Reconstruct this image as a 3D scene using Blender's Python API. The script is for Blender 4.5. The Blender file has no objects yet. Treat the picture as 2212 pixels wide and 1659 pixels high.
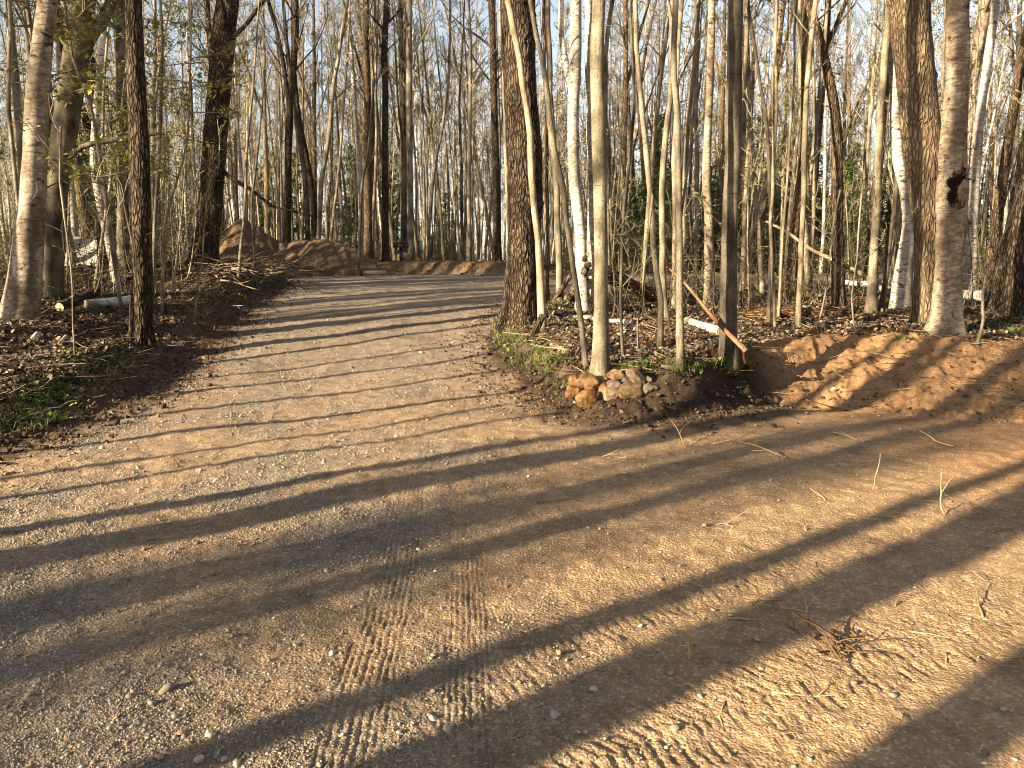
import bpy, math, random
import numpy as np
from mathutils import Vector, Matrix

# ------------------------------------------------------------ camera, sky, sun, exposure
scene = bpy.context.scene
CAM_Z = 1.5
F = 1671.0                      # focal length in units of a 2212 px wide frame
PITCH = math.atan(269.5 / F)
cam_d = bpy.data.cameras.new("camera")
cam_d.sensor_width = 36.0
cam_d.lens = F / 2212.0 * 36.0
cam_d.clip_start = 0.05
cam_d.clip_end = 3000.0
cam = bpy.data.objects.new("camera", cam_d)
scene.collection.objects.link(cam)
cam.location = (0, 0, CAM_Z)
cam.rotation_euler = (math.pi / 2 - PITCH, 0, 0)
scene.camera = cam

SUN_EL = math.radians(17.0)
LX, LY = math.sin(math.radians(54)), math.cos(math.radians(54))   # way the light travels over the ground
world = bpy.data.worlds.new("World")
scene.world = world
world.use_nodes = True
wn = world.node_tree
bg = wn.nodes["Background"]
sky = wn.nodes.new("ShaderNodeTexSky")
sky.sky_type = 'NISHITA'
sky.sun_disc = False
sky.sun_elevation = SUN_EL
sky.sun_rotation = math.radians(180 + 54)
sky.air_density = 1.0
sky.dust_density = 0.6
sky.ozone_density = 1.0
hs = wn.nodes.new("ShaderNodeHueSaturation")
hs.inputs["Saturation"].default_value = 0.66
tint = wn.nodes.new("ShaderNodeMix"); tint.data_type = 'RGBA'; tint.blend_type = 'MULTIPLY'
tint.inputs[0].default_value = 1.0
tint.inputs[7].default_value = (1.05, 1.0, 0.95, 1)
wn.links.new(sky.outputs[0], hs.inputs["Color"])
wn.links.new(hs.outputs[0], tint.inputs[6])
wn.links.new(tint.outputs[2], bg.inputs[0])
bg.inputs[1].default_value = 0.066

sun_d = bpy.data.lights.new("sun", 'SUN')
sun_d.energy = 5.0
sun_d.angle = math.radians(0.53)
sun_d.color = (1.0, 0.80, 0.53)
sun = bpy.data.objects.new("sun", sun_d)
scene.collection.objects.link(sun)
sd = Vector((LX * math.cos(SUN_EL), LY * math.cos(SUN_EL), -math.sin(SUN_EL)))
sun.rotation_euler = sd.to_track_quat('-Z', 'Y').to_euler()
sun.location = (-20, -14, 12)

vs = scene.view_settings
vs.view_transform = 'Standard'
vs.look = 'None'
vs.gamma = 1.0
vs.exposure = 1.92
vs.use_curve_mapping = False
scene.cycles.filter_width = 1.1
scene.cycles.max_bounces = 4
scene.cycles.diffuse_bounces = 3
scene.cycles.transparent_max_bounces = 4

# ------------------------------------------------------------ noise and geometry helpers
_rt = np.random.RandomState(7)
_PERM = _rt.permutation(4096).astype(np.int64)
_GA = _rt.rand(4096) * 2 * np.pi
_GX, _GY = np.cos(_GA), np.sin(_GA)

def noise2(x, y, seed=0):
    x = np.asarray(x, float) + seed * 17.13
    y = np.asarray(y, float) + seed * 9.71
    xi = np.floor(x).astype(np.int64); yi = np.floor(y).astype(np.int64)
    xf = x - xi; yf = y - yi
    def g(ix, iy, fx, fy):
        h = _PERM[(_PERM[(ix + seed * 31) & 4095] + iy) & 4095]
        return _GX[h] * fx + _GY[h] * fy
    u = xf * xf * xf * (xf * (xf * 6 - 15) + 10)
    v = yf * yf * yf * (yf * (yf * 6 - 15) + 10)
    a = g(xi, yi, xf, yf); b = g(xi + 1, yi, xf - 1, yf)
    c = g(xi, yi + 1, xf, yf - 1); d = g(xi + 1, yi + 1, xf - 1, yf - 1)
    return ((a * (1 - u) + b * u) * (1 - v) + (c * (1 - u) + d * u) * v) * 1.5

def fbm(x, y, octv=3, seed=0):
    s = 0; a = 1.0; f = 1.0; n = 0
    for i in range(octv):
        s = s + a * noise2(x * f, y * f, seed + i); n += a
        a *= 0.5; f *= 2.03
    return s / n

def sstep(a, b, x):
    t = np.clip((x - a) / (b - a), 0, 1)
    return t * t * (3 - 2 * t)

_cp, _sp = math.cos(PITCH), math.sin(PITCH)
def ray(px, py):
    a = (px - 1106.0) / F
    b = -(py - 829.5) / F
    return np.array([a, _cp + b * _sp, -_sp + b * _cp])
def at(px, py, Y):
    d = ray(px, py)
    p = d * (Y / d[1])
    p[2] += CAM_Z
    return p
def mpp(Y):                     # metres in one unit of the 2212 frame at distance Y
    return Y / F / _cp

class MB:
    """collects vertices, faces, colours and material numbers of ONE mesh"""
    def __init__(s):
        s.v = []; s.q = []; s.t = []; s.c = []; s.qm = []; s.tm = []; s.n = 0
    def add(s, v, q=None, t=None, col=(1, 1, 1), m=0):
        v = np.asarray(v, float).reshape(-1, 3)
        s.v.append(v)
        c = np.asarray(col, float)
        if c.ndim == 1: c = np.broadcast_to(c, (len(v), 3))
        s.c.append(c)
        if q is not None and len(q):
            s.q.append(np.asarray(q) + s.n); s.qm.append(np.full(len(q), m))
        if t is not None and len(t):
            s.t.append(np.asarray(t) + s.n); s.tm.append(np.full(len(t), m))
        s.n += len(v)
    def arrays(s):
        z = lambda L, k: np.concatenate(L) if L else np.zeros((0, k), int)
        return (np.concatenate(s.v), z(s.q, 4), z(s.t, 3), np.concatenate(s.c),
                np.concatenate(s.qm) if s.qm else np.zeros(0, int), np.concatenate(s.tm) if s.tm else np.zeros(0, int))
    def build(s, name, mats, parent=None, loc=(0, 0, 0), smooth=True):
        v, q, t, c, qm, tm = s.arrays()
        me = bpy.data.meshes.new(name)
        me.vertices.add(len(v)); me.vertices.foreach_set("co", v.astype(np.float32).ravel())
        nl = len(q) * 4 + len(t) * 3
        me.loops.add(nl)
        me.loops.foreach_set("vertex_index", np.concatenate([q.ravel(), t.ravel()]).astype(np.int32))
        me.polygons.add(len(q) + len(t))
        st = np.concatenate([np.arange(len(q)) * 4, len(q) * 4 + np.arange(len(t)) * 3]).astype(np.int32)
        me.polygons.foreach_set("loop_start", st)
        if smooth is True:
            me.polygons.foreach_set("use_smooth", np.ones(len(q) + len(t), bool))
        if not isinstance(mats, (list, tuple)): mats = [mats]
        for m_ in mats: me.materials.append(m_)
        me.polygons.foreach_set("material_index", np.concatenate([qm, tm]).astype(np.int32))
        at_ = me.attributes.new("col", 'FLOAT_COLOR', 'POINT')
        at_.data.foreach_set("color", np.concatenate([c, np.ones((len(c), 1))], 1).astype(np.float32).ravel())
        me.update(calc_edges=True)
        o = bpy.data.objects.new(name, me)
        scene.collection.objects.link(o)
        o.location = loc
        if parent is not None: o.parent = parent
        return o

def unit(v): return v / (np.linalg.norm(v) + 1e-12)

def tube(mb, pts, rad, n=6, col=(1, 1, 1), m=0, cap=True, ripple=None):
    pts = np.asarray(pts, float); k = len(pts)
    rad = np.broadcast_to(np.asarray(rad, float), (k,))
    tg = np.gradient(pts, axis=0)
    tg /= (np.linalg.norm(tg, axis=1, keepdims=True) + 1e-12)
    mean = unit(pts[-1] - pts[0])
    ref = np.array([0., 0, 1]) if abs(mean[2]) < 0.7 else np.array([1., 0, 0])
    a = np.cross(tg, ref); a /= (np.linalg.norm(a, axis=1, keepdims=True) + 1e-12)
    b = np.cross(tg, a)
    th = np.arange(n) / n * 2 * np.pi
    R = rad[:, None] * np.ones((k, n))
    if ripple is not None: R = R * ripple(pts, th)
    v = pts[:, None, :] + R[:, :, None] * (np.cos(th)[None, :, None] * a[:, None, :] + np.sin(th)[None, :, None] * b[:, None, :])
    i = np.arange(k - 1)[:, None] * n; j = np.arange(n)[None, :]; j2 = (j + 1) % n
    q = np.stack([i + j, i + n + j, i + n + j2, i + j2], -1).reshape(-1, 4)
    v = v.reshape(-1, 3)
    t = None
    if cap:
        v = np.concatenate([v, pts[:1], pts[-1:]]);
        jj = np.arange(n); jj2 = (jj + 1) % n
        t = np.concatenate([np.stack([jj, jj2, np.full(n, k * n)], 1),
                            np.stack([(k - 1) * n + jj2, (k - 1) * n + jj, np.full(n, k * n + 1)], 1)])
    c = np.asarray(col, float)
    mb.add(v, q, t, c, m)

def catmull(P, per=None, step=0.25):
    P = np.asarray(P, float)
    Q = np.concatenate([[2 * P[0] - P[1]], P, [2 * P[-1] - P[-2]]])
    out = []
    for i in range(len(P) - 1):
        p0, p1, p2, p3 = Q[i:i + 4]
        L = np.linalg.norm((p2 - p1)[:3])
        m_ = per or max(2, int(L / step))
        t = (np.arange(m_) / m_)[:, None]
        out.append(0.5 * (2 * p1 + (p2 - p0) * t + (2 * p0 - 5 * p1 + 4 * p2 - p3) * t * t + (3 * p1 - p0 - 3 * p2 + p3) * t ** 3))
    out.append(P[-1:])
    return np.concatenate(out)

def tag(o, label=None, cat=None, group=None, kind=None):
    if label: o["label"] = label
    if cat: o["category"] = cat
    if group: o["group"] = group
    if kind: o["kind"] = kind
    return o
def empty(name, loc):
    o = bpy.data.objects.new(name, None)
    o.empty_display_size = 0.2
    scene.collection.objects.link(o)
    o.location = loc
    return o

# ------------------------------------------------------------ materials
def nt(name):
    m = bpy.data.materials.new(name); m.use_nodes = True
    t = m.node_tree; b = t.nodes["Principled BSDF"]
    b.inputs["Roughness"].default_value = 0.9
    b.inputs["Specular IOR Level"].default_value = 0.15
    return m, t, b
def nd(t, kind, **kw):
    n = t.nodes.new(kind)
    for k, v in kw.items():
        if k in n.inputs: n.inputs[k].default_value = v
        else: setattr(n, k, v)
    return n
def ramp(t, fac, stops):
    r = t.nodes.new("ShaderNodeValToRGB")
    e = r.color_ramp.elements
    while len(e) > 1: e.remove(e[-1])
    e[0].position = stops[0][0]; e[0].color = (*stops[0][1], 1)
    for p, c in stops[1:]:
        x = e.new(p); x.color = (*c, 1)
    t.links.new(fac, r.inputs[0])
    return r.outputs[0]
def coords(t, scale, loc=(0, 0, 0), kind="Object"):
    tc = t.nodes.new("ShaderNodeTexCoord")
    mp = t.nodes.new("ShaderNodeMapping")
    mp.inputs["Scale"].default_value = scale
    mp.inputs["Location"].default_value = loc
    t.links.new(tc.outputs[kind], mp.inputs[0])
    return mp.outputs[0]
def tex(t, kind, vec, out=0, **kw):
    n = nd(t, kind, **kw); t.links.new(vec, n.inputs["Vector"])
    return n.outputs[out]
def mix(t, fac, a, b, mode='MIX'):
    n = t.nodes.new("ShaderNodeMix"); n.data_type = 'RGBA'; n.blend_type = mode
    for val, idx in ((fac, 0), (a, 6), (b, 7)):
        if hasattr(val, "links"): t.links.new(val, n.inputs[idx])
        elif idx == 0: n.inputs[0].default_value = val
        else: n.inputs[idx].default_value = (*val, 1)
    return n.outputs[2]
def math_(t, op, a, b=0.0):
    n = t.nodes.new("ShaderNodeMath"); n.operation = op
    for i, v in enumerate((a, b)):
        if hasattr(v, "links"): t.links.new(v, n.inputs[i])
        else: n.inputs[i].default_value = v
    return n.outputs[0]
def bump(t, b, h, strength, dist):
    n = t.nodes.new("ShaderNodeBump")
    n.inputs["Strength"].default_value = strength
    n.inputs["Distance"].default_value = dist
    t.links.new(h, n.inputs["Height"]); t.links.new(n.outputs[0], b.inputs["Normal"])
def attr(t, name="col"):
    n = t.nodes.new("ShaderNodeAttribute"); n.attribute_name = name
    return n.outputs["Color"]

def mat_ground():
    m, t, b = nt("ground_soil")
    base = attr(t)
    v = coords(t, (1, 1, 1))
    n1 = tex(t, "ShaderNodeTexNoise", v, Scale=9.0, Detail=6.0, Roughness=0.65)
    n2 = tex(t, "ShaderNodeTexNoise", v, Scale=70.0, Detail=4.0, Roughness=0.7)
    vor = tex(t, "ShaderNodeTexVoronoi", v, Scale=85.0)
    vc = tex(t, "ShaderNodeTexVoronoi", v, out=1, Scale=85.0)
    c = mix(t, 1.0, base, ramp(t, n1, [(0.3, (0.72,) * 3), (0.7, (1.25,) * 3)]), 'MULTIPLY')
    c = mix(t, 1.0, c, ramp(t, n2, [(0.3, (0.75,) * 3), (0.7, (1.2,) * 3)]), 'MULTIPLY')
    sep = t.nodes.new("ShaderNodeSeparateColor"); t.links.new(vc, sep.inputs[0])
    c = mix(t, 1.0, c, ramp(t, sep.outputs[0], [(0.0, (0.8,) * 3), (0.8, (1.0,) * 3), (0.97, (1.5,) * 3)]), 'MULTIPLY')
    t.links.new(c, b.inputs["Base Color"])
    h = math_(t, 'ADD', n2, math_(t, 'MULTIPLY', vor, -0.6))
    h = math_(t, 'ADD', h, math_(t, 'MULTIPLY', n1, 0.8))
    bump(t, b, h, 0.9, 0.012)
    return m

def mat_vcol(name, rough=0.9, noise=0.3, nscale=30.0, bmp=0.0, spec=0.15, transl=0.0):
    m, t, b = nt(name)
    v = coords(t, (1, 1, 1))
    n1 = tex(t, "ShaderNodeTexNoise", v, Scale=nscale, Detail=4.0, Roughness=0.6)
    c = mix(t, 1.0, attr(t), ramp(t, n1, [(0.3, (1 - noise,) * 3), (0.7, (1 + noise,) * 3)]), 'MULTIPLY')
    t.links.new(c, b.inputs["Base Color"])
    b.inputs["Roughness"].default_value = rough
    b.inputs["Specular IOR Level"].default_value = spec
    if bmp: bump(t, b, n1, 0.8, bmp)
    if transl:
        tr = t.nodes.new("ShaderNodeBsdfTranslucent"); t.links.new(c, tr.inputs[0])
        mx = t.nodes.new("ShaderNodeMixShader"); mx.inputs[0].default_value = transl
        t.links.new(b.outputs[0], mx.inputs[1]); t.links.new(tr.outputs[0], mx.inputs[2])
        t.links.new(mx.outputs[0], t.nodes["Material Output"].inputs[0])
    return m

def mat_bark(name, kind, c0, c1, c2):
    """furrow: ridges along the stem; smooth: mottled with pale lichen; birch: pale sheets with dark bands"""
    m, t, b = nt(name)
    oi = t.nodes.new("ShaderNodeObjectInfo")
    tc = t.nodes.new("ShaderNodeTexCoord")
    sh = t.nodes.new("ShaderNodeVectorMath"); sh.operation = 'ADD'
    cmb = t.nodes.new("ShaderNodeCombineXYZ")
    r10 = math_(t, 'MULTIPLY', oi.outputs["Random"], 17.0)
    for i in range(3): t.links.new(r10, cmb.inputs[i])
    t.links.new(tc.outputs["Object"], sh.inputs[0]); t.links.new(cmb.outputs[0], sh.inputs[1])
    def mp(scale):
        q = t.nodes.new("ShaderNodeMapping"); q.inputs["Scale"].default_value = scale
        t.links.new(sh.outputs[0], q.inputs[0]); return q.outputs[0]
    if kind == 'furrow':
        warp = tex(t, "ShaderNodeTexNoise", mp((5, 5, 2.2)), out=1, Scale=1.0, Detail=2.0)
        va = t.nodes.new("ShaderNodeVectorMath"); va.operation = 'ADD'
        vm = t.nodes.new("ShaderNodeVectorMath"); vm.operation = 'SCALE'; vm.inputs[3].default_value = 1.9
        t.links.new(warp, vm.inputs[0])
        t.links.new(mp((26, 26, 6.0)), va.inputs[0]); t.links.new(vm.outputs[0], va.inputs[1])
        e = nd(t, "ShaderNodeTexVoronoi", feature='DISTANCE_TO_EDGE', Scale=1.0)
        t.links.new(va.outputs[0], e.inputs["Vector"])
        fine = tex(t, "ShaderNodeTexNoise", mp((60, 60, 25)), Scale=1.0, Detail=4.0)
        big = tex(t, "ShaderNodeTexNoise", mp((3, 3, 1.5)), Scale=1.0, Detail=3.0)
        c = ramp(t, e.outputs[0], [(0.0, c0), (0.14, c1), (0.5, c2)])
        c = mix(t, 1.0, c, ramp(t, fine, [(0.3, (0.7,) * 3), (0.7, (1.3,) * 3)]), 'MULTIPLY')
        c = mix(t, 1.0, c, ramp(t, big, [(0.32, (0.6,) * 3), (0.68, (1.4,) * 3)]), 'MULTIPLY')
        h = math_(t, 'ADD', ramp(t, e.outputs[0], [(0.0, (0,) * 3), (0.22, (1,) * 3)]), math_(t, 'MULTIPLY', fine, 0.35))
        bump(t, b, h, 1.0, 0.022)
    elif kind == 'smooth':
        big = tex(t, "ShaderNodeTexNoise", mp((6, 6, 3)), Scale=1.0, Detail=4.0)
        fine = tex(t, "ShaderNodeTexNoise", mp((90, 90, 40)), Scale=1.0, Detail=3.0)
        st = tex(t, "ShaderNodeTexNoise", mp((40, 40, 4)), Scale=1.0, Detail=3.0)
        ring = tex(t, "ShaderNodeTexNoise", mp((8, 8, 55)), Scale=1.0, Detail=2.0)
        spots = tex(t, "ShaderNodeTexVoronoi", mp((55, 55, 45)), Scale=1.0)
        c = ramp(t, big, [(0.36, tuple(x * .8 for x in c0)), (0.5, c1), (0.64, tuple(x * 1.12 for x in c2))])
        c = mix(t, 1.0, c, ramp(t, fine, [(0.3, (0.6,) * 3), (0.7, (1.4,) * 3)]), 'MULTIPLY')
        c = mix(t, 1.0, c, ramp(t, st, [(0.3, (0.8,) * 3), (0.7, (1.15,) * 3)]), 'MULTIPLY')
        c = mix(t, ramp(t, spots, [(0.0, (0.55,) * 3), (0.22, (0,) * 3)]), c, tuple(min(1, x * 1.5) for x in c2))
        c = mix(t, ramp(t, ring, [(0.28, (0.7,) * 3), (0.34, (0,) * 3)]), c, tuple(x * 0.45 for x in c0))
        h = math_(t, 'ADD', fine, math_(t, 'MULTIPLY', st, 0.8))
        bump(t, b, h, 0.9, 0.006)
    else:
        lent = tex(t, "ShaderNodeTexNoise", mp((7, 7, 60)), Scale=1.0, Detail=3.0, Roughness=0.6)
        scar = tex(t, "ShaderNodeTexNoise", mp((5, 5, 9)), Scale=1.0, Detail=4.0, Roughness=0.7)
        big = tex(t, "ShaderNodeTexNoise", mp((4, 4, 2)), Scale=1.0, Detail=3.0)
        blo = tex(t, 'ShaderNodeTexNoise', mp((14, 14, 22)), Scale=1.0, Detail=5.0, Roughness=0.75)
        c = ramp(t, math_(t, 'ADD', math_(t, 'MULTIPLY', big, .5), math_(t, 'MULTIPLY', blo, .5)), [(0.40, tuple(x * .55 for x in c1)), (0.49, c1), (0.60, c2)])
        c = mix(t, ramp(t, lent, [(0.34, (0.9,) * 3), (0.45, (0,) * 3)]), c, tuple(x * 2.2 for x in c0))
        c = mix(t, ramp(t, scar, [(0.34, (1.0,) * 3), (0.41, (0,) * 3)]), c, c0)
        bump(t, b, math_(t, 'ADD', lent, scar), 0.9, 0.008)
    # each tree a little lighter or darker
    rr = ramp(t, oi.outputs["Random"], [(0.0, (0.85, 0.86, 0.87)), (0.5, (1.0, 0.98, 0.95)), (1.0, (1.18, 1.14, 1.07))])
    c = mix(t, 1.0, c, rr, 'MULTIPLY')
    # moss and damp soil at the foot (real zones of the stem)
    sx = t.nodes.new("ShaderNodeSeparateXYZ"); t.links.new(tc.outputs["Object"], sx.inputs[0])
    mossn = tex(t, "ShaderNodeTexNoise", mp((9, 9, 6)), Scale=1.0, Detail=4.0)
    zz = math_(t, 'SUBTRACT', mossn, math_(t, 'MULTIPLY', sx.outputs[2], 1.1))
    c = mix(t, ramp(t, zz, [(0.38, (0,) * 3), (0.6, (0.55,) * 3)]), c, (0.085, 0.09, 0.03))
    t.links.new(c, b.inputs["Base Color"])
    return m

M_GROUND = mat_ground()
M_STONE = mat_vcol("pebble_stone", 0.8, 0.25, 60.0, 0.002)
M_LEAF = mat_vcol("dead_leaf", 0.8, 0.25, 40.0, 0.0, 0.2, 0.12)
M_GREEN = mat_vcol("green_leaf", 0.6, 0.2, 20.0, 0.0, 0.3, 0.3)
M_TWIG = mat_vcol("twig_bark", 0.9, 0.2, 20.0)
M_ROCK = mat_vcol("field_stone", 0.9, 0.55, 16.0, 0.010)
M_SOILC = mat_vcol("soil_clod", 1.0, 0.4, 50.0, 0.006)
M_FURROW = mat_bark("bark_furrowed_dark", 'furrow', (0.018, 0.013, 0.009), (0.075, 0.057, 0.041), (0.15, 0.12, 0.088))
M_BROWN = mat_bark("bark_furrowed_brown", 'furrow', (0.055, 0.038, 0.024), (0.14, 0.10, 0.065), (0.22, 0.165, 0.11))
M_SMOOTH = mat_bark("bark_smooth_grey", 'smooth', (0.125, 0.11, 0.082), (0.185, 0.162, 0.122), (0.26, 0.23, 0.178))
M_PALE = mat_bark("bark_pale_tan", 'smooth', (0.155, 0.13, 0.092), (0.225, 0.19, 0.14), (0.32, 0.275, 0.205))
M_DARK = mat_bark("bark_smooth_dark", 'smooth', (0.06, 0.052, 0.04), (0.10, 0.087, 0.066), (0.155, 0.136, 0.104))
M_TAN = mat_bark("bark_furrowed_tan", 'furrow', (0.10, 0.075, 0.05), (0.18, 0.138, 0.094), (0.26, 0.205, 0.145))
M_BIRCH = mat_bark("bark_birch_white", 'birch', (0.05, 0.042, 0.035), (0.42, 0.385, 0.34), (0.76, 0.73, 0.68))
M_BIRCHY = mat_bark("bark_birch_golden", 'birch', (0.05, 0.036, 0.026), (0.24, 0.195, 0.145), (0.50, 0.43, 0.35))
BARK = dict(furrow=M_FURROW, brown=M_BROWN, smooth=M_SMOOTH, pale=M_PALE, dark=M_DARK, birch=M_BIRCH, birchy=M_BIRCHY, tan=M_TAN)
# ------------------------------------------------------------ the lie of the land
_ZY = np.array([-60, 7.9, 9.5, 10.6, 13, 15.5, 18, 24, 27, 40, 130.])
_ZZ = np.array([0, 0, 0.04, 0.11, 0.38, 0.62, 0.80, 0.95, 1.03, 1.1, 1.3])
def road_z(y):
    y = np.asarray(y, float)
    return (np.interp(y, _ZY, _ZZ) + np.interp(y - .6, _ZY, _ZZ) + np.interp(y + .6, _ZY, _ZZ)) / 3

# outline of the cleared ground (drive and its right-hand branch), world metres
CLEAR = np.array([(-3.9, -40), (-3.9, 3), (-3.95, 5.6), (-3.85, 8.1), (-4.15, 10.0), (-4.35, 11.8), (-4.9, 15), (-5.6, 19.5), (-6.9, 23.0),
                  (-6.5, 25.2), (-3.2, 25.9), (0.0, 25.0), (4.0, 25.6), (12, 26.5), (26, 27.5), (26, 22.5), (12, 21), (5.5, 19.5), (1.6, 17.4),
                  (-.05, 15.4), (-.32, 13.6), (-.52, 12.0), (-.45, 10.6), (-.1, 9.2), (.08, 8.4), (.45, 7.5), (1.2, 7.05), (2.1, 7.35), (2.75, 8.0), (3.1, 8.45),
                  (3.55, 8.2), (4.3, 7.45), (5.2, 7.0), (8, 6.5), (14, 6.0), (40, 5.0), (40, -40)])

def clear_dist(x, y):
    """signed distance to the edge of the cleared ground, positive in the woods"""
    P = CLEAR; Q = np.roll(P, -1, 0)
    d2 = np.full(x.shape, 1e9); ins = np.zeros(x.shape, bool)
    for (ax, ay), (bx, by) in zip(P, Q):
        ex, ey = bx - ax, by - ay
        t = np.clip(((x - ax) * ex + (y - ay) * ey) / (ex * ex + ey * ey), 0, 1)
        d2 = np.minimum(d2, (x - ax - t * ex) ** 2 + (y - ay - t * ey) ** 2)
        if by != ay:
            c = ((ay > y) != (by > y)) & (x < ex * (y - ay) / (by - ay) + ax)
            ins ^= c
    d = np.sqrt(d2)
    return np.where(ins, -d, d)

# woodland floor heights read off the tree feet
_W = [(1290, 812, 8.2), (1110, 700, 11.5), (1470, 790, 8.5), (1580, 782, 9.0), (1840, 705, 10.6), (2046, 715, 10.0), (2150, 680, 11.5),
      (1640, 790, 8.6), (1700, 640, 16), (1300, 632, 16.5), (1500, 600, 22), (2000, 622, 18), (1250, 720, 10.6), (1800, 748, 9.5), (2212, 738, 9.6),
      (307, 745, 11), (45, 692, 10.5), (435, 568, 18.5), (140, 640, 13.5), (600, 580, 21), (0, 790, 8.3), (20, 910, 6.4), (150, 850, 7.6),
      (200, 660, 12.5), (540, 600, 18.5), (900, 566, 27), (1050, 570, 26), (250, 575, 20), (1200, 600, 24)]
WC = np.array([at(a, b, c) for a, b, c in _W] + [(-20, 25, 1.5), (-20, 60, 1.8), (0, 60, 1.25), (25, 60, 1.3), (25, 20, 1.1), (0, 110, 1.4), (60, 110, 1.4), (-60, 110, 1.9),
      (-6, -2, .35), (-8, 4, .4), (-12, 8, .7), (-10, -12, .4), (-30, 0, .8), (16, 10, .7), (12, 9.5, .6), (6, 12, .8), (30, 10, .9)])
def wood_z(x, y):
    n = 0; s = 0
    for cx, cy, cz in WC:
        w = 1.0 / ((x - cx) ** 2 + (y - cy) ** 2 + 0.35) ** 1.6
        n = n + w * cz; s = s + w
    return n / s

def W2(px, py):                 # point of the z=0 ground plane
    d = ray(px, py); t = -CAM_Z / d[2]
    return (d[0] * t, d[1] * t)
TRACKS = [([W2(*p) for p in [(735, 1740), (790, 1480), (850, 1250), (885, 1050), (905, 920)]] + [(-1.05, 9.0), (-1.2, 12)], .11, 'rib', 1.0),
          ([W2(*p) for p in [(1010, 1760), (1010, 1500), (1008, 1300), (1003, 1100), (1000, 960)]] + [(-.62, 9), (-.95, 12)], .09, 'rib', 0.9),
          ([W2(*p) for p in [(860, 1590), (1000, 1500), (1200, 1390), (1500, 1265), (1800, 1160), (2212, 1035), (2500, 960)]], .17, 'lug', 0.9),
          ([W2(*p) for p in [(1000, 1800), (1250, 1660), (1500, 1560), (1800, 1450), (2212, 1320), (2600, 1220)]], .20, 'lug', 1.15),
          ([W2(*p) for p in [(1000, 1180), (1200, 1120), (1500, 1060), (1800, 1000), (2212, 930)]], .14, 'lug', 0.5),
          ([(-2.2, 8.5), (-2.4, 12), (-2.9, 16), (-3.3, 20)], .12, 'rib', 0.9),
          ([(-1.2, 12), (-1.5, 16), (-1.0, 19.5), (1.5, 22)], .14, 'rib', 0.9),
          ([W2(*p) for p in [(1500, 1240), (1750, 1290), (2000, 1290), (2300, 1240)]], .16, 'lug', 0.6)]

def tracks(x, y, base_noise):
    z = np.zeros_like(x); wet = np.zeros_like(x)
    for pts, hw, kind, amp in TRACKS:
        P = catmull(np.array(pts), per=5)
        best = np.full(x.shape, 1e9); U = np.zeros_like(x); V = np.zeros_like(x); L = 0
        for a, b in zip(P[:-1], P[1:]):
            e = b - a; l = math.hypot(*e)
            t = np.clip(((x - a[0]) * e[0] + (y - a[1]) * e[1]) / (l * l), 0, 1)
            dx = x - a[0] - t * e[0]; dy = y - a[1] - t * e[1]
            d = dx * dx + dy * dy
            k = d < best
            best = np.where(k, d, best)
            U = np.where(k, (dx * e[1] - dy * e[0]) / l, U); V = np.where(k, L + t * l, V)
            L += l
        U = U + (0.004 if kind == 'rib' else .012) * base_noise
        m = sstep(hw + .02, hw - .02, np.abs(U)) * sstep(-.6, 0.1, noise2(x * 1.1, y * 1.1, 61) + (1.2 if kind == 'rib' else .05)) * sstep(-.75, .0, noise2(x * 9, y * 9, 62) + (.6 if kind == 'rib' else .1))
        m = m * sstep(0, .1, V) * sstep(L, L - .1, V)
        u = U / hw
        if kind == 'rib':
            g = np.zeros_like(x)
            for c0 in (-.9, -.66, -.4, -.12, .14, .42, .64, .9):
                wob = .012 * np.sign(np.sin(V * 2 * np.pi / .045 + c0 * 9))
                g = np.maximum(g, np.exp(-((u - c0 - wob) / .05) ** 2) * (.45 + .55 * sstep(-.5, .3, noise2(V * 9 + c0 * 40, V * 0 + c0 * 7, 66))))
            sip = sstep(.55, .95, np.sin(V * 2 * np.pi / .028 + u * 5)) * .35
            z += amp * m * (-.0065 * g - .0008 * sip + .001)
        else:
            s = np.abs(u)
            ph = V / .05 + .25 * base_noise + 1.1 * s + .5 * (u > 0)
            lug = sstep(.15, .55, np.sin(ph * 2 * np.pi)) * sstep(1.0, .9, s) * sstep(.04, .12, np.abs(s - .42) + .03)
            z += amp * m * (-.0052 * lug + .0015)
        wet = np.maximum(wet, m * amp)
    return z, wet

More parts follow.
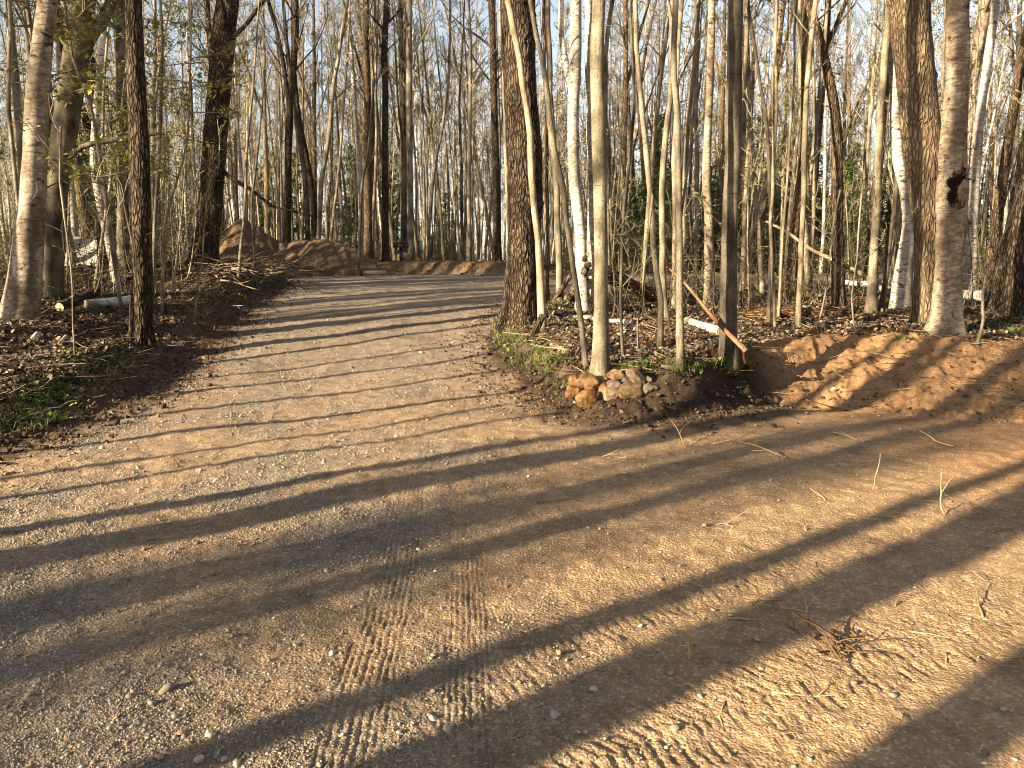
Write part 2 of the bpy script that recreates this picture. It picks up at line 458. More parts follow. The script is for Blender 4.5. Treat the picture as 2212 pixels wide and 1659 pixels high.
def terrain(x, y, full=True):
    x = np.asarray(x, float); y = np.asarray(y, float)
    d = clear_dist(x, y)
    zr = road_z(y); zw = wood_z(x, y)
    edge = fbm(x * 1.1, y * 1.1, 3, 5)
    fine = noise2(x * 5.5, y * 5.5, 12)
    dd = d + .16 * edge + .05 * fine
    right = sstep(2.7, 3.6, x) * sstep(12, 9, y)
    far = sstep(22, 25, y)
    tip = (1 - right) * sstep(.2, .9, x) * sstep(10, 8.5, y)
    w = 1.25 + right * (1.25 + .25 * noise2(x * .9, y * .9, 3)) - tip * .35 - far * .85
    s_ = np.clip(dd / w, 0, 1); s = sstep(0, 1, dd / w) * (1 - .35 * right) + s_ * .35 * right
    z = zr * (1 - s) + zw * s
    # raised lip of soil pushed up along the cut
    lip = np.exp(-((dd - w * .8) / .28) ** 2)
    z = z + lip * (.05 + .13 * tip * sstep(.8, 1.8, x) + .03 * tip - .03 * far) * (1 + .8 * edge)
    # low cut bank at the far side of the bend
    fb = far * np.exp(-((dd - .75) / .5) ** 2) * sstep(-5.5, -2, x) * .07
    z = z + fb
    wood = sstep(.3 + .6 * right, 1.0 + .25 * right, dd / w)
    soil = sstep(-.05, .25, dd) * (1 - wood * (1 - .6 * lip))
    z = z + .035 * fbm(x * .7, y * .7, 2, 21) * (1 - wood) + .07 * fbm(x * 1.2, y * 1.2, 2, 22) * wood
    z = z - .14 * np.exp(-(((x - 3.35) / .7) ** 2 + ((y - 8.35) / .5) ** 2)) - .05 * np.exp(-(((x - 4.6) / 1.2) ** 2 + ((y - 7.5) / .5) ** 2))
    z = z + .07 * np.exp(-(((x - 4.6) / .9) ** 2 + ((y - 8.8) / .45) ** 2)) + .06 * np.exp(-(((x - 3.2) / .5) ** 2 + ((y - 9.6) / .35) ** 2))
    if full:
        n6 = noise2(x * 6, y * 6, 31); n16 = noise2(x * 16, y * 16, 32); n40 = noise2(x * 40, y * 40, 33)
        rough = np.clip(soil + .5 * wood, 0, 1.2)
        clod = np.abs(noise2(x * 9, y * 9, 36)) + .5 * np.abs(noise2(x * 21, y * 21, 37))
        z = z + n6 * (.010 + .030 * rough) + n16 * (.0045 + .013 * rough) + n40 * (.002 + .003 * rough)
        z = z + right * sstep(-.3, .1, dd) * (1 - wood) * (.022 * np.abs(noise2(x * 4.5, y * 4.5, 45)) + .03 * sstep(.25, .6, noise2(x * 3, y * 3, 46)) - .02 * np.abs(noise2(x * 2.2 + y, y * 1.2, 47)))
        z = z + (clod - .3) * (.04 - .02 * sstep(-2, -3, x)) * soil * (1 - .65 * right)
        # slump lumps on the sand bank
        z = z + right * soil * (.012 * n16 + .02 * np.maximum(0, noise2(x * 7, y * 7, 44)))
        z = z - right * soil * .06 * np.abs(noise2(x * 1.9, y * 1.9, 39))
        if np.any(y < 24):
            tz, wet = tracks(x, y, noise2(x * 6, y * 6, 41))
            z = z + tz * (1 - soil) * (1 - wood)
        # chattered ripples on the packed sand
        rp = sstep(.0, .4, noise2(x * .8 + 3, y * .8, 51)) * sstep(-.5, 1.0, x) * (y < 8)
        z = z + rp * (1 - wood) * (1 - soil) * .005 * np.sin((x * .55 - y * .83) * 95 + 5 * n6) * sstep(-.2, .5, n6)
    return z, dict(d=dd, wood=wood, soil=soil, right=right, tip=tip, far=far, lip=lip, edge=edge)

def gz(x, y):
    return float(terrain(np.array([x]), np.array([y]), False)[0][0])
_hy = np.concatenate([np.arange(2, 14, .02), np.arange(14, 40, .1)])
def hit(px, py):                # where the view ray meets the ground
    d = ray(px, py)
    xs = d[0] / d[1] * _hy; zs = CAM_Z + d[2] / d[1] * _hy
    g = terrain(xs, _hy, False)[0]
    k = np.argmax(g >= zs)
    if not (g >= zs).any(): k = len(_hy) - 1
    return np.array([xs[k], _hy[k], g[k]])

def gravel_w(x, y):
    """how gravelly the drive is, 0..1"""
    a = sstep(1.2, -1.2, x + .35 * (y - 4) * 0 + .6 * fbm(x * .6, y * .35, 2, 71))
    b = sstep(-.25, .35, fbm(x * 1.1, y * .8, 3, 73))
    far = sstep(7, 11, y)
    return np.clip(a * (.35 + .65 * b) + far * .5, 0, 1) * sstep(4.5, 1.8, x - np.maximum(0, y - 9))

def build_ground():
    ys = [-40.0]
    while ys[-1] < -3: ys.append(ys[-1] + 2.0)
    while ys[-1] < 1.3: ys.append(ys[-1] + .15)
    while ys[-1] < 140: ys.append(ys[-1] + max(.0075, .0044 * ys[-1]))
    ys = np.array(ys)
    tf = np.linspace(-.82, .82, 760)
    out = .82 + np.cumsum(.004 * 1.085 ** np.arange(1, 80))
    ts = np.concatenate([-out[::-1], tf, out])
    W = np.maximum(ys, 2.2)
    X = ts[None, :] * W[:, None]; Y = np.broadcast_to(ys[:, None], X.shape)
    Y = Y + 0.0
    z, k = terrain(X.ravel(), Y.ravel())
    x = X.ravel(); y = Y.ravel()
    far = k['far']; wood = k['wood'][:, None]; soil = k['soil'][:, None]
    C = lambda *c: np.array(c)[None, :]
    gw = gravel_w(x, y)[:, None]
    ora = sstep(1.5, 5.5, x)[:, None]
    big = fbm(x * .5, y * .5, 3, 81)[:, None]; mid = fbm(x * 2.5, y * 2.5, 3, 82)[:, None]
    sand = C(.395, .268, .155) * (1 - ora) + C(.45, .29, .155) * ora
    grav = C(.265, .215, .162)
    road = sand * (1 - gw) + grav * gw
    road = road * (1 + .22 * big + .18 * mid)
    damp = sstep(.12, .5, fbm(x * 1.7, y * 1.7, 3, 83))[:, None]
    road = road * (1 - .25 * damp)
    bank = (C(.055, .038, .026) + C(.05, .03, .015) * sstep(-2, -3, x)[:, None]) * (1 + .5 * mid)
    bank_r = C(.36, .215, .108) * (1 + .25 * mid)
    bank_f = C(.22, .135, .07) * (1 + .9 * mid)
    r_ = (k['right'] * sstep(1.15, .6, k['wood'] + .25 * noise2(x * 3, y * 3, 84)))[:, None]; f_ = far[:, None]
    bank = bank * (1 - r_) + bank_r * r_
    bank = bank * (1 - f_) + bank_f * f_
    # dark humus spilled over the foot of the bank by the tip
    spill = (sstep(-.75, -.15, k['d'] + .22 * noise2(x * 4, y * 4, 85)) * sstep(-.1, .5, x) * sstep(3.6, 2.7, x) * sstep(9.5, 8.5, y))[:, None] * .85
    lspill = (sstep(-.35, .0, k['d'] + .25 * noise2(x * 3, y * 3, 86)) * sstep(-2, -3, x))[:, None] * .7
    rr_ = (sstep(-.9, .0, k['d']) * k['right'])[:, None]
    road = road * (1 - rr_) + bank_r * rr_
    road = road * (1 - spill) + C(.085, .06, .04) * spill
    road = road * (1 - lspill) + C(.15, .10, .062) * lspill
    floor = C(.115, .072, .042) * (1 + .6 * mid + .3 * big)
    grn = sstep(.1, .5, fbm(x * 1.3, y * 1.3, 3, 87))[:, None] * .5
    floor = floor * (1 - grn) + C(.085, .095, .035) * grn
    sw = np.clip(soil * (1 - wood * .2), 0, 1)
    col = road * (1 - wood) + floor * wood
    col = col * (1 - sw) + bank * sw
    # bare sand reaching a little over the top of the right bank
    sr = r_ * sstep(1.3, .5, wood[:, 0])[:, None] * .8
    col = col * (1 - sr) + bank_r * sr
    col = np.clip(col, .01, .9)
    R, Cn = X.shape
    i = np.arange(R - 1)[:, None] * Cn + np.arange(Cn - 1)[None, :]
    q = np.stack([i, i + 1, i + Cn + 1, i + Cn], -1).reshape(-1, 4)
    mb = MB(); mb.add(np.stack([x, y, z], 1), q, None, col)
    o = mb.build("ground", M_GROUND)
    tag(o, "sandy gravel drive with tyre tracks between dark leafy woodland floor", "ground", kind="structure")
build_ground()
# ------------------------------------------------------------ trees
TW = {'grey': (.21, .18, .14), 'dark': (.115, .095, .07), 'tan': (.33, .27, .19), 'birch': (.16, .11, .08)}
LEAFC = [(.30, .30, .07), (.24, .27, .07), (.36, .30, .08), (.20, .25, .06)]

def leaves(mb, P, rng, size, cols, m=1, droop=.5):
    """small folded leaves at points P"""
    n = len(P)
    if n == 0: return
    a = rng.rand(n) * 6.283; tilt = rng.uniform(-1.2, .6, n) * droop
    ca, sa, ct, st = np.cos(a), np.sin(a), np.cos(tilt), np.sin(tilt)
    ax = np.stack([ca * ct, sa * ct, st], 1); bx = np.stack([-sa, ca, rng.uniform(-.6, .6, n)], 1)
    s = (size * rng.uniform(.6, 1.3, n))[:, None]
    v = np.stack([P, P + ax * s * .5 + bx * s * .33, P + ax * s, P + ax * s * .5 - bx * s * .33], 1).reshape(-1, 3)
    i = np.arange(n)[:, None] * 4
    c = np.array(cols)[rng.randint(len(cols), size=n)] * rng.uniform(.7, 1.3, (n, 1))
    mb.add(v, i + np.array([[0, 1, 2, 3]]), None, np.repeat(c, 4, 0), m)

def bend(p0, d, L, k, rng, up=.25, wig=.12):
    """a wandering branch line"""
    P = [np.array(p0, float)]; d = unit(np.array(d, float))
    for i in range(k):
        d = unit(d + np.array([rng.normal(0, wig), rng.normal(0, wig), up / k + rng.normal(0, wig * .5)]))
        P.append(P[-1] + d * L / k)
    return np.array(P)

TWR = 1.0
def limbs(T, Cc, path, rad, rng, z0, n, reach=.3, tw=(.2, .17, .13), leaf=0, lsize=.05, ang=(.5, 1.0), fine=1.0, lcols=LEAFC, rscale=.42):
    """limbs into T (bark), twigs (slot 0) and leaves (slot 1) into Cc"""
    H = path[-1, 2]
    zs = path[:, 2]
    tipsP = []
    for i in range(n):
        z = z0 + (H - z0) * (rng.rand() ** .8) * .97
        k = min(len(path) - 2, int(np.searchsorted(zs, z)))
        f = (z - zs[k - 1]) / max(1e-6, zs[k] - zs[k - 1]) if k > 0 else 0
        p = path[k - 1] * (1 - f) + path[k] * f if k > 0 else path[0]
        r = rad[max(k - 1, 0)] * rscale * rng.uniform(.5, 1)
        az = rng.rand() * 6.283; el = rng.uniform(*ang)
        L = reach * (H - z + 1.5) * rng.uniform(.6, 1.15)
        d = np.array([math.cos(az) * math.cos(el), math.sin(az) * math.cos(el), math.sin(el)])
        B = bend(p, d, L, 5, rng, .5, .11)
        tube(T, B, np.linspace(r, r * .3, 6), 5, tw, 0, False)
        ns = int((2 + L * 1.6) * fine)
        for j in range(ns):
            t = rng.uniform(.2, 1) * 4.99; a = int(t); q = B[a] + (B[a + 1] - B[a]) * (t - a)
            d2 = unit(unit(B[a + 1] - B[a]) + rng.normal(0, .55, 3) + [0, 0, .25])
            L2 = L * rng.uniform(.2, .45)
            S = bend(q, d2, L2, 3, rng, .3, .15)
            tube(Cc, S, np.linspace(max(.006, r * .33) * TWR, .004 * TWR, 4), 3, tw, 0, False)
            tipsP.append(S[-1]); tipsP.append(S[2])
            for l in range(int(3 * fine + rng.rand())):
                t = rng.uniform(.3, 2.99); a2 = int(t); q2 = S[a2] + (S[a2 + 1] - S[a2]) * (t - a2)
                E = bend(q2, unit(d2 + rng.normal(0, .7, 3)), L2 * rng.uniform(.3, .7), 2, rng, .1, .2)
                tube(Cc, E, [.0055 * TWR, .0045 * TWR, .0035 * TWR], 3, tw, 0, False)
                tipsP.append(E[-1]); tipsP.append(E[1])
    if leaf and tipsP:
        P = np.array(tipsP)
        P = P[rng.randint(len(P), size=int(len(P) * leaf))]
        P = P + rng.normal(0, .05, P.shape)
        leaves(Cc, P, rng, lsize, lcols)

def flare_ripple(z0, amt, lob, ph, hgt=.22):
    def f(pts, th):
        h = np.exp(-np.clip(pts[:, 2] - z0, 0, 9) / hgt)[:, None]
        w = 1 + amt * h * (1 + .55 * np.cos(th[None, :] * lob + ph) + .3 * np.cos(th[None, :] * 3 + 2 * ph))
        w = w * (1 + .035 * np.sin(th[None, :] * 3 + pts[:, 2:3] * 1.7 + ph) + .03 * np.sin(th[None, :] * 2 - pts[:, 2:3] * 3.1))
        w = w + .05 * noise2(np.cos(th)[None, :] * 1.3 + ph * 3 + 0 * pts[:, 2:3], pts[:, 2:3] * 2.3 + np.sin(th)[None, :], 5)
        for q in range(6):
            zk = 1.1 + q * .83 + .37 * math.sin(ph * 7 + q * 5); ak = (ph * 3 + q * 2.1) % 6.283
            w = w + .16 * np.exp(-((pts[:, 2:3] - z0 - zk) / .05) ** 2) * np.exp(-((th[None, :] - ak) / .45) ** 2)
        return w
    return f

def rough_ripple(base, amp, seed):
    def f(pts, th):
        z = pts[:, 2]
        fade = sstep(9, 6, z)[:, None]
        zz = np.broadcast_to(pts[:, 2:3], (len(pts), len(th))); aa = np.broadcast_to(th[None, :], zz.shape)
        nn = 5.2                                     # about this many plates in one radian
        wx = aa * nn + .9 * noise2(aa * 2.5, zz * 2.2, seed + 7)
        plates = np.abs(noise2(wx, zz * 2.6 + .8 * noise2(wx * .8, zz * 3, seed + 8), seed + 2))
        cross = np.abs(noise2(wx * 1.3 + 7, zz * 8.5, seed + 4))
        groove = sstep(.16, .0, plates) + .45 * sstep(.08, .0, cross)
        d = 1 - amp * 1.1 * np.minimum(groove, 1.2) * fade
        n = noise2(np.cos(aa) * 2 + 10, zz * 1.6 + np.sin(aa) * 2, seed) + .3 * noise2(aa * 16, zz * 14, seed + 1)
        return base(pts, th) * d * (1 + .4 * amp * n)
    def f_old(pts, th):
        zz = np.broadcast_to(pts[:, 2:3], (len(pts), len(th)))
        aa = np.broadcast_to(th[None, :], zz.shape)
        n = noise2(np.cos(aa) * 4 + 10, zz * 1.6 + np.sin(aa) * 4, seed) + .6 * noise2(np.cos(aa) * 9, zz * 5 + np.sin(aa) * 9, seed + 1)
        return base(pts, th) * (1 + amp * n)
    return f

def tree(name, label, cat, pix, Y=None, H=13., bark='smooth', tw='grey', flare=.35, lean_Y=0., n=12, z0=None, seed=0, leaf=.3, forks=(), ns=None, stubs=0,
         rough=0., spray=None, group=None, fine=.7, reach=.28, root_sink=.12, lsize=.05):
    flare = flare * .45 if pix[0][2] > 1.25 * pix[min(2, len(pix) - 1)][2] else flare
    """pix: (px, py, width) up the stem in the 2212 frame; the first is the foot"""
    rng = np.random.RandomState(seed * 7 + 3)
    if Y is None:
        b = hit(pix[0][0], pix[0][1]); Y = b[1]
    else:
        b = at(pix[0][0], pix[0][1], Y); b[2] = gz(b[0], Y)
    k = mpp(Y)
    P = [[b[0], b[1], b[2], pix[0][2] * k / 2]]
    ztop = max(0.1, at(pix[-1][0], pix[-1][1], Y)[2] - b[2])
    for (px, py, w) in pix[1:]:
        p = at(px, py, Y)
        if p[2] < P[-1][2] + .05: continue
        P.append([p[0], Y + lean_Y * (p[2] - b[2]), p[2], w * k / 2])
    P = np.array(P)
    if H > P[-1, 2] - b[2] + .5:
        top = P[-1]; prev = P[-2]; dirn = (top[:3] - prev[:3]) / max(.2, top[2] - prev[2])
        m_ = max(3, int((H - (top[2] - b[2])) / 1.5)); ext = []
        for i in range(1, m_ + 1):
            f = i / m_; dz = (H + b[2] - top[2]) * f
            q = top[:3] + np.array([dirn[0] * .6 * dz, dirn[1] * .6 * dz, dz]) + np.array([rng.normal(0, .06), rng.normal(0, .06), 0]) * dz * .3
            ext.append([*q, max(.012, top[3] * (1 - f) ** .8)])
        P = np.concatenate([P, ext])
    P[:, :3] -= b
    sink = P[0].copy(); dirn = (P[1] - P[0])[:3] / max(.05, P[1, 2])
    sink[:3] = -dirn * root_sink
    P = np.concatenate([[sink], P])
    big = P[1, 3] > .09
    C4 = catmull(P, step=.18 if (rough or big) else .35)
    if rough:               # closer rings low on the stem, to carry the bark plates
        zc = np.concatenate([np.arange(C4[0, 2], min(7., C4[-1, 2]), .035), np.arange(7., C4[-1, 2], .3)])
        C4 = np.stack([np.interp(zc, C4[:, 2], C4[:, i]) for i in range(3)] + [np.interp(zc, C4[:, 2], C4[:, 3])], 1); C4[:, 2] = zc
    path = C4[:, :3]; rad = np.maximum(C4[:, 3], .006)
    if not big:
        wob = np.stack([noise2(path[:, 2] * 1.4, path[:, 2] * 0 + seed, 5), noise2(path[:, 2] * 1.4, path[:, 2] * 0 + seed + 9, 6)], 1)
        path[:, :2] += wob * np.minimum(.03, path[:, 2:3] * .02).clip(0)
    root = empty(name, tuple(b)); tag(root, label, cat, group)
    T = MB(); Cc = MB()
    seg = ns or (110 if rough else (16 if big else 9))
    rp = flare_ripple(0, flare, 5 if big else 3, seed, .25 if big else .1)
    if rough: rp = rough_ripple(rp, rough, seed)
    tube(T, path, rad, seg, (1, 1, 1), 0, True, rp)
    for fk in forks:            # big forks, (px, py, width) too, first point on the stem
        Q = np.array([[*(at(a_, b_, Y) - b), w * k / 2] for a_, b_, w in fk])
        ext = Q[-1] + (Q[-1] - Q[-2]) / max(.2, abs(Q[-1, 2] - Q[-2, 2])) * (2.5 if Q[-1, 2] > 3 else .3); ext[3] = Q[-1, 3] * .5
        Q[1:, 1] += rng.uniform(-.3, .3) * np.linspace(.3, 1, len(Q) - 1)
        Q = catmull(np.concatenate([Q, [ext]]), step=.35)
        tube(T, Q[:, :3], np.maximum(Q[:, 3], .005), 8, (1, 1, 1))
    for i in range(stubs):      # short dead side twigs
        kk = rng.randint(2, max(3, int(len(path) * .55))); az = rng.rand() * 6.283
        B = bend(path[kk], [math.cos(az), math.sin(az), rng.uniform(-.1, .8)], rng.uniform(.15, .9), 4, rng, .2, .2)
        tube(Cc, B, np.linspace(min(.012, rad[kk] * .3), .003, 5), 4, TW[tw], 0, False)
        for j in range(2):
            a_ = rng.randint(1, 4)
            tube(Cc, bend(B[a_], rng.normal(0, 1, 3) + [math.cos(az), math.sin(az), .3], rng.uniform(.1, .35), 2, rng, .1, .2), [.004, .0035, .003], 3, TW[tw], 0, False)
    zz = z0 if z0 is not None else max(2.2, min(H * .35, ztop * .8))
    if n: limbs(T, Cc, path, rad, rng, zz, n, reach=reach, tw=TW[tw], leaf=leaf, fine=fine, lsize=lsize)
    if spray:                   # level leafy side branches low on the stem
        za, zb, cnt, L, ls = spray
        for i in range(cnt):
            kk = int(np.searchsorted(path[:, 2], rng.uniform(za, zb))); kk = min(kk, len(path) - 1); az = rng.rand() * 6.283
            B = bend(path[kk], [math.cos(az), math.sin(az), .25], L * rng.uniform(.5, 1.1), 6, rng, -.1, .12)
            tube(Cc, B, np.linspace(.009, .003, 7), 4, TW[tw], 0, False)
            tips = []
            for j in range(7):
                t = rng.uniform(1, 5.99); a_ = int(t); q = B[a_] + (B[a_ + 1] - B[a_]) * (t - a_)
                E = bend(q, unit(B[a_ + 1] - B[a_]) + rng.normal(0, .5, 3) * [1, 1, .4], L * .3, 3, rng, -.05, .15)
                tube(Cc, E, [.004, .0035, .003, .002], 3, TW[tw], 0, False); tips += [E[1], E[2], E[3]]
            Pn = np.array(tips); Pn = np.repeat(Pn, 3, 0) + rng.normal(0, .05, (len(Pn) * 3, 3))
            leaves(Cc, Pn, rng, ls, LEAFC, 1, 1.0)
    T.build("trunk", BARK[bark], root)
    if Cc.n: Cc.build("crown", [M_TWIG, M_GREEN], root)
    return root

# ---- the trees one can tell apart, left to right
tree("birch_tree", "stout leaning white birch at the far left, with mossy foot", "birch",
     [(42, 694, 74), (58, 576, 60), (66, 480, 54), (74, 336, 46), (82, 192, 41), (98, 48, 38), (103, 0, 36)], H=12, bark='birchy', tw='birch', flare=.3, seed=1, stubs=3, z0=4)
tree("sapling", "thin pale sapling standing just in front of the leftmost leaning birch", "sapling",
     [(76, 692, 9), (62, 552, 9), (38, 408, 9), (24, 240, 8), (19, 0, 8)], H=7, bark='pale', flare=.1, seed=2, n=7, z0=3, spray=(1.8, 4.8, 16, 1.5, .085))
tree("maple_tree", "big dark grey forked tree right behind the leftmost white birch", "tree",
     [(104, 625, 50), (112, 560, 44), (124, 400, 44), (148, 230, 48), (165, 110, 50), (178, 0, 46)], Y=13.2, H=15, bark='dark', tw='dark', flare=.25, seed=3, n=16, z0=4.2,
     forks=[[(140, 350, 18), (175, 318, 12), (225, 305, 11), (275, 298, 10)], [(165, 130, 30), (200, 60, 26), (222, 0, 22)], [(140, 250, 24), (150, 120, 22), (142, 0, 20)]])
tree("birch_tree", "slim white birch behind the twin thin leaning stems on the left", "birch",
     [(252, 585, 19), (238, 530, 18), (211, 408, 17), (204, 336, 16), (212, 200, 15), (225, 72, 14), (228, 0, 13)], Y=16, H=14, bark='birch', tw='birch', seed=4, n=14)
tree("sapling", "thin leaning bare stem in front of the fallen white birch log on the left", "sapling",
     [(263, 678, 9), (252, 600, 8), (240, 528, 8), (216, 336, 8), (192, 216, 7), (154, 120, 6), (139, 0, 5)], H=6.5, bark='smooth', flare=.1, seed=5, n=5, z0=3, spray=(1.6, 4.2, 16, 1.5, .085), stubs=3)
tree("sapling", "thin pale stem rising behind the fallen white birch log on the left", "sapling",
     [(264, 632, 7), (250, 560, 7), (240, 480, 7), (228, 380, 6), (226, 200, 5), (240, 0, 5)], H=6.5, bark='pale', flare=.1, seed=6, n=6, z0=3, spray=(1.6, 4.2, 14, 1.4, .085), stubs=3)
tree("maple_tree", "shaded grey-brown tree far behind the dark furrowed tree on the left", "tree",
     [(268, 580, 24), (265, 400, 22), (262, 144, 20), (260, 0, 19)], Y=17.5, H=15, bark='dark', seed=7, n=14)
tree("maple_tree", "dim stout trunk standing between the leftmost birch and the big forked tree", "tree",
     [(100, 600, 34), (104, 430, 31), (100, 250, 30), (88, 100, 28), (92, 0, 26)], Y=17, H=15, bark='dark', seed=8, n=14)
tree("oak_tree", "straight dark furrowed tree at the left edge of the drive, one side in full shade", "tree",
     [(307, 748, 48), (307, 700, 44), (307, 576, 41), (305, 432, 38), (300, 288, 37), (293, 144, 36), (286, 0, 34)], H=14, bark='furrow', tw='dark', flare=.28, seed=9, stubs=2, rough=.075, z0=5.2)
tree("sapling", "slender dark stem just right of the straight furrowed tree by the drive", "sapling",
     [(329, 652, 8), (336, 432, 8), (348, 240, 7), (346, 0, 6)], H=8, bark='smooth', flare=.1, seed=10, n=6, z0=3, spray=(2.2, 4.6, 14, 1.6, .085), stubs=4)
tree("sapling", "very thin crooked stem curving right between the two dark trees on the left", "sapling",
     [(347, 640, 6), (355, 504, 6), (372, 430, 5), (384, 384, 5), (403, 312, 4), (412, 180, 3)], Y=12.5, H=4.6, bark='pale', flare=.1, seed=11, n=4, z0=2, spray=(2, 4, 6, 1., .075))
tree("oak_tree", "large dark furrowed tree leaning right beside the dirt mound", "tree",
     [(437, 572, 64), (443, 530, 52), (456, 432, 48), (465, 288, 46), (475, 168, 46), (487, 48, 45), (493, 0, 44)], Y=18.2, H=17, bark='furrow', tw='dark', flare=.3, seed=12, rough=.05, n=18, z0=4.5,
     forks=[[(463, 350, 12), (500, 385, 9), (545, 410, 8), (590, 445, 6), (630, 455, 4)]])
tree("sapling", "thin stem standing in front of the left flank of the dirt mound", "sapling",
     [(514, 606, 7), (525, 480, 6), (542, 240, 5), (556, 60, 4)], Y=17, H=6.5, bark='smooth', flare=.1, seed=13, n=7, z0=2.5, leaf=1)
tree("sapling", "thin dark stem standing before the peak of the dirt mound", "sapling",
     [(552, 592, 6), (548, 500, 6), (545, 420, 5), (560, 300, 4)], Y=17.4, H=5, bark='dark', flare=.1, seed=14, n=7, z0=2, leaf=1)
tree("maple_tree", "tall forked dark tree rising just behind the right side of the dirt mound", "tree",
     [(616, 530, 17), (622, 400, 15), (624, 280, 15), (630, 200, 14), (638, 80, 13), (638, 0, 12)], Y=29, H=17, bark='furrow', seed=15, n=22, z0=6, leaf=.5,
     forks=[[(626, 240, 10), (612, 130, 9), (596, 50, 8), (582, 0, 8)]])
tree("maple_tree", "dark tree leaning left into its neighbour behind the dirt ridge", "tree",
     [(666, 530, 12), (660, 400, 11), (646, 300, 10), (634, 220, 9), (620, 100, 8)], Y=29, H=13, bark='dark', seed=16, n=16, leaf=.5)
tree("maple_tree", "curved dark tree bowing left above the dirt ridge", "tree",
     [(680, 530, 13), (672, 400, 12), (650, 280, 11), (636, 160, 9), (632, 0, 8)], Y=30, H=14, bark='furrow', seed=17, n=16, leaf=.5)
tree("maple_tree", "slim tree leaning right above the dirt ridge", "tree",
     [(686, 530, 10), (692, 420, 10), (710, 300, 9), (722, 180, 8), (750, 0, 7)], Y=28, H=14, bark='smooth', seed=18, n=16, leaf=.5)
tree("maple_tree", "gnarly half lit trunk with knots behind the right end of the dirt ridge", "tree",
     [(795, 545, 18), (794, 400, 16), (789, 300, 15), (794, 220, 15), (790, 100, 13), (790, 0, 12)], Y=28, H=16, bark='brown', seed=19, n=22, rough=.09, z0=5, leaf=.5)
tree("sapling", "thin leaning sapling in front of the grey pipe beyond the bend", "sapling",
     [(774, 582, 7), (782, 420, 6), (796, 320, 5), (806, 200, 4)], Y=25.2, H=7, bark='dark', seed=20, n=8, z0=3)
tree("maple_tree", "straight black-looking trunk left of the grill beyond the bend", "tree",
     [(833, 562, 15), (832, 400, 14), (832, 200, 13), (830, 120, 13), (836, 0, 12)], Y=28.5, H=17, bark='furrow', tw='dark', seed=21, n=20, leaf=.5)
tree("maple_tree", "shaded trunk directly behind the grill beyond the bend", "tree",
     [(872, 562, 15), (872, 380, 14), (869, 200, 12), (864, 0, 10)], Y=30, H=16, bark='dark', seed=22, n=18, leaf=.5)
tree("maple_tree", "pale grey straight trunk just right of the grill beyond the bend", "tree",
     [(887, 570, 15), (886, 400, 13), (884, 240, 12), (884, 0, 11)], Y=27.5, H=16, bark='smooth', seed=23, n=20, leaf=.5)
tree("maple_tree", "slim tree leaning right between the grill and the tan boulder", "tree",
     [(924, 568, 7), (934, 400, 7), (966, 200, 6), (972, 0, 5)], Y=28.5, H=14, bark='pale', seed=24, n=14, leaf=.5)
tree("maple_tree", "slim grey trunk just left of the tan boulder", "tree",
     [(1014, 572, 9), (1014, 360, 8), (1016, 100, 7), (1012, 0, 7)], Y=28, H=15, bark='smooth', seed=25, n=16, leaf=.5)
tree("oak_tree", "dark gnarly trunk just right of the tan boulder", "tree",
     [(1074, 575, 18), (1074, 440, 16), (1070, 320, 15), (1066, 160, 14), (1062, 0, 13)], Y=27.5, H=16, bark='furrow', tw='dark', seed=26, n=20, rough=.08, leaf=.4)
tree("maple_tree", "grey pole pressed against the left side of the big furrowed tree at the corner", "tree",
     [(1106, 640, 11), (1102, 560, 11), (1099, 430, 10), (1092, 312, 10), (1089, 144, 9), (1088, 0, 9)], Y=13.2, H=11, bark='smooth', seed=27, n=10)
tree("oak_tree", "big rough furrowed dark tree on the inside corner of the drive", "tree",
     [(1122, 706, 96), (1126, 672, 80), (1130, 600, 73), (1132, 480, 72), (1132, 336, 72), (1125, 192, 69), (1118, 0, 66)], H=17, bark='furrow', tw='dark', flare=.35, seed=28, rough=.075, n=18, z0=5.5)
tree("maple_tree", "smooth pale pole leaning left across the face of the big furrowed tree", "tree",
     [(1172, 706, 18), (1170, 660, 18), (1166, 576, 16), (1154, 456, 14), (1147, 336, 14), (1140, 240, 13), (1121, 120, 13), (1097, 0, 13)], Y=10.9, H=10, bark='pale', seed=29, n=8, flare=.1, z0=4.4)
tree("maple_tree", "slim grey stem leaning left, its foot a little left of the rock pile", "tree",
     [(1266, 796, 14), (1259, 740, 13), (1248, 648, 12), (1224, 480, 11), (1216, 408, 13), (1195, 312, 13), (1181, 216, 12), (1166, 120, 11), (1145, 0, 10)], H=9, bark='smooth', seed=30, n=8, flare=.1, z0=4)
tree("maple_tree", "grey stem with mossy foot left of the leaning rotten slabs", "tree",
     [(1209, 652, 16), (1207, 480, 14), (1195, 312, 12), (1188, 144, 12), (1185, 0, 11)], H=11, bark='smooth', seed=31, n=9)
tree("maple_tree", "thin brownish stem just right of the big furrowed tree", "tree",
     [(1183, 655, 8), (1182, 500, 8), (1181, 336, 7), (1176, 150, 7), (1173, 0, 7)], H=10, bark='brown', seed=32, n=8)
tree("birch_tree", "bright white leaning birch with a split scar behind the leaning rotten slabs", "birch",
     [(1260, 625, 27), (1257, 576, 26), (1252, 480, 25), (1240, 380, 24), (1238, 300, 23), (1238, 240, 24), (1243, 120, 24), (1245, 0, 22)], Y=13.8, H=14, bark='birch', tw='birch', seed=33, n=12,
     forks=[[(1240, 215, 13), (1226, 150, 13), (1214, 72, 12), (1214, 0, 12)]])
tree("birch_tree", "straight white birch half hidden behind the smooth grey tree at the rock pile", "birch",
     [(1272, 652, 19), (1275, 560, 16), (1277, 432, 15), (1274, 240, 14), (1270, 0, 15)], Y=14.15, H=14, bark='birch', tw='birch', seed=34, n=12)
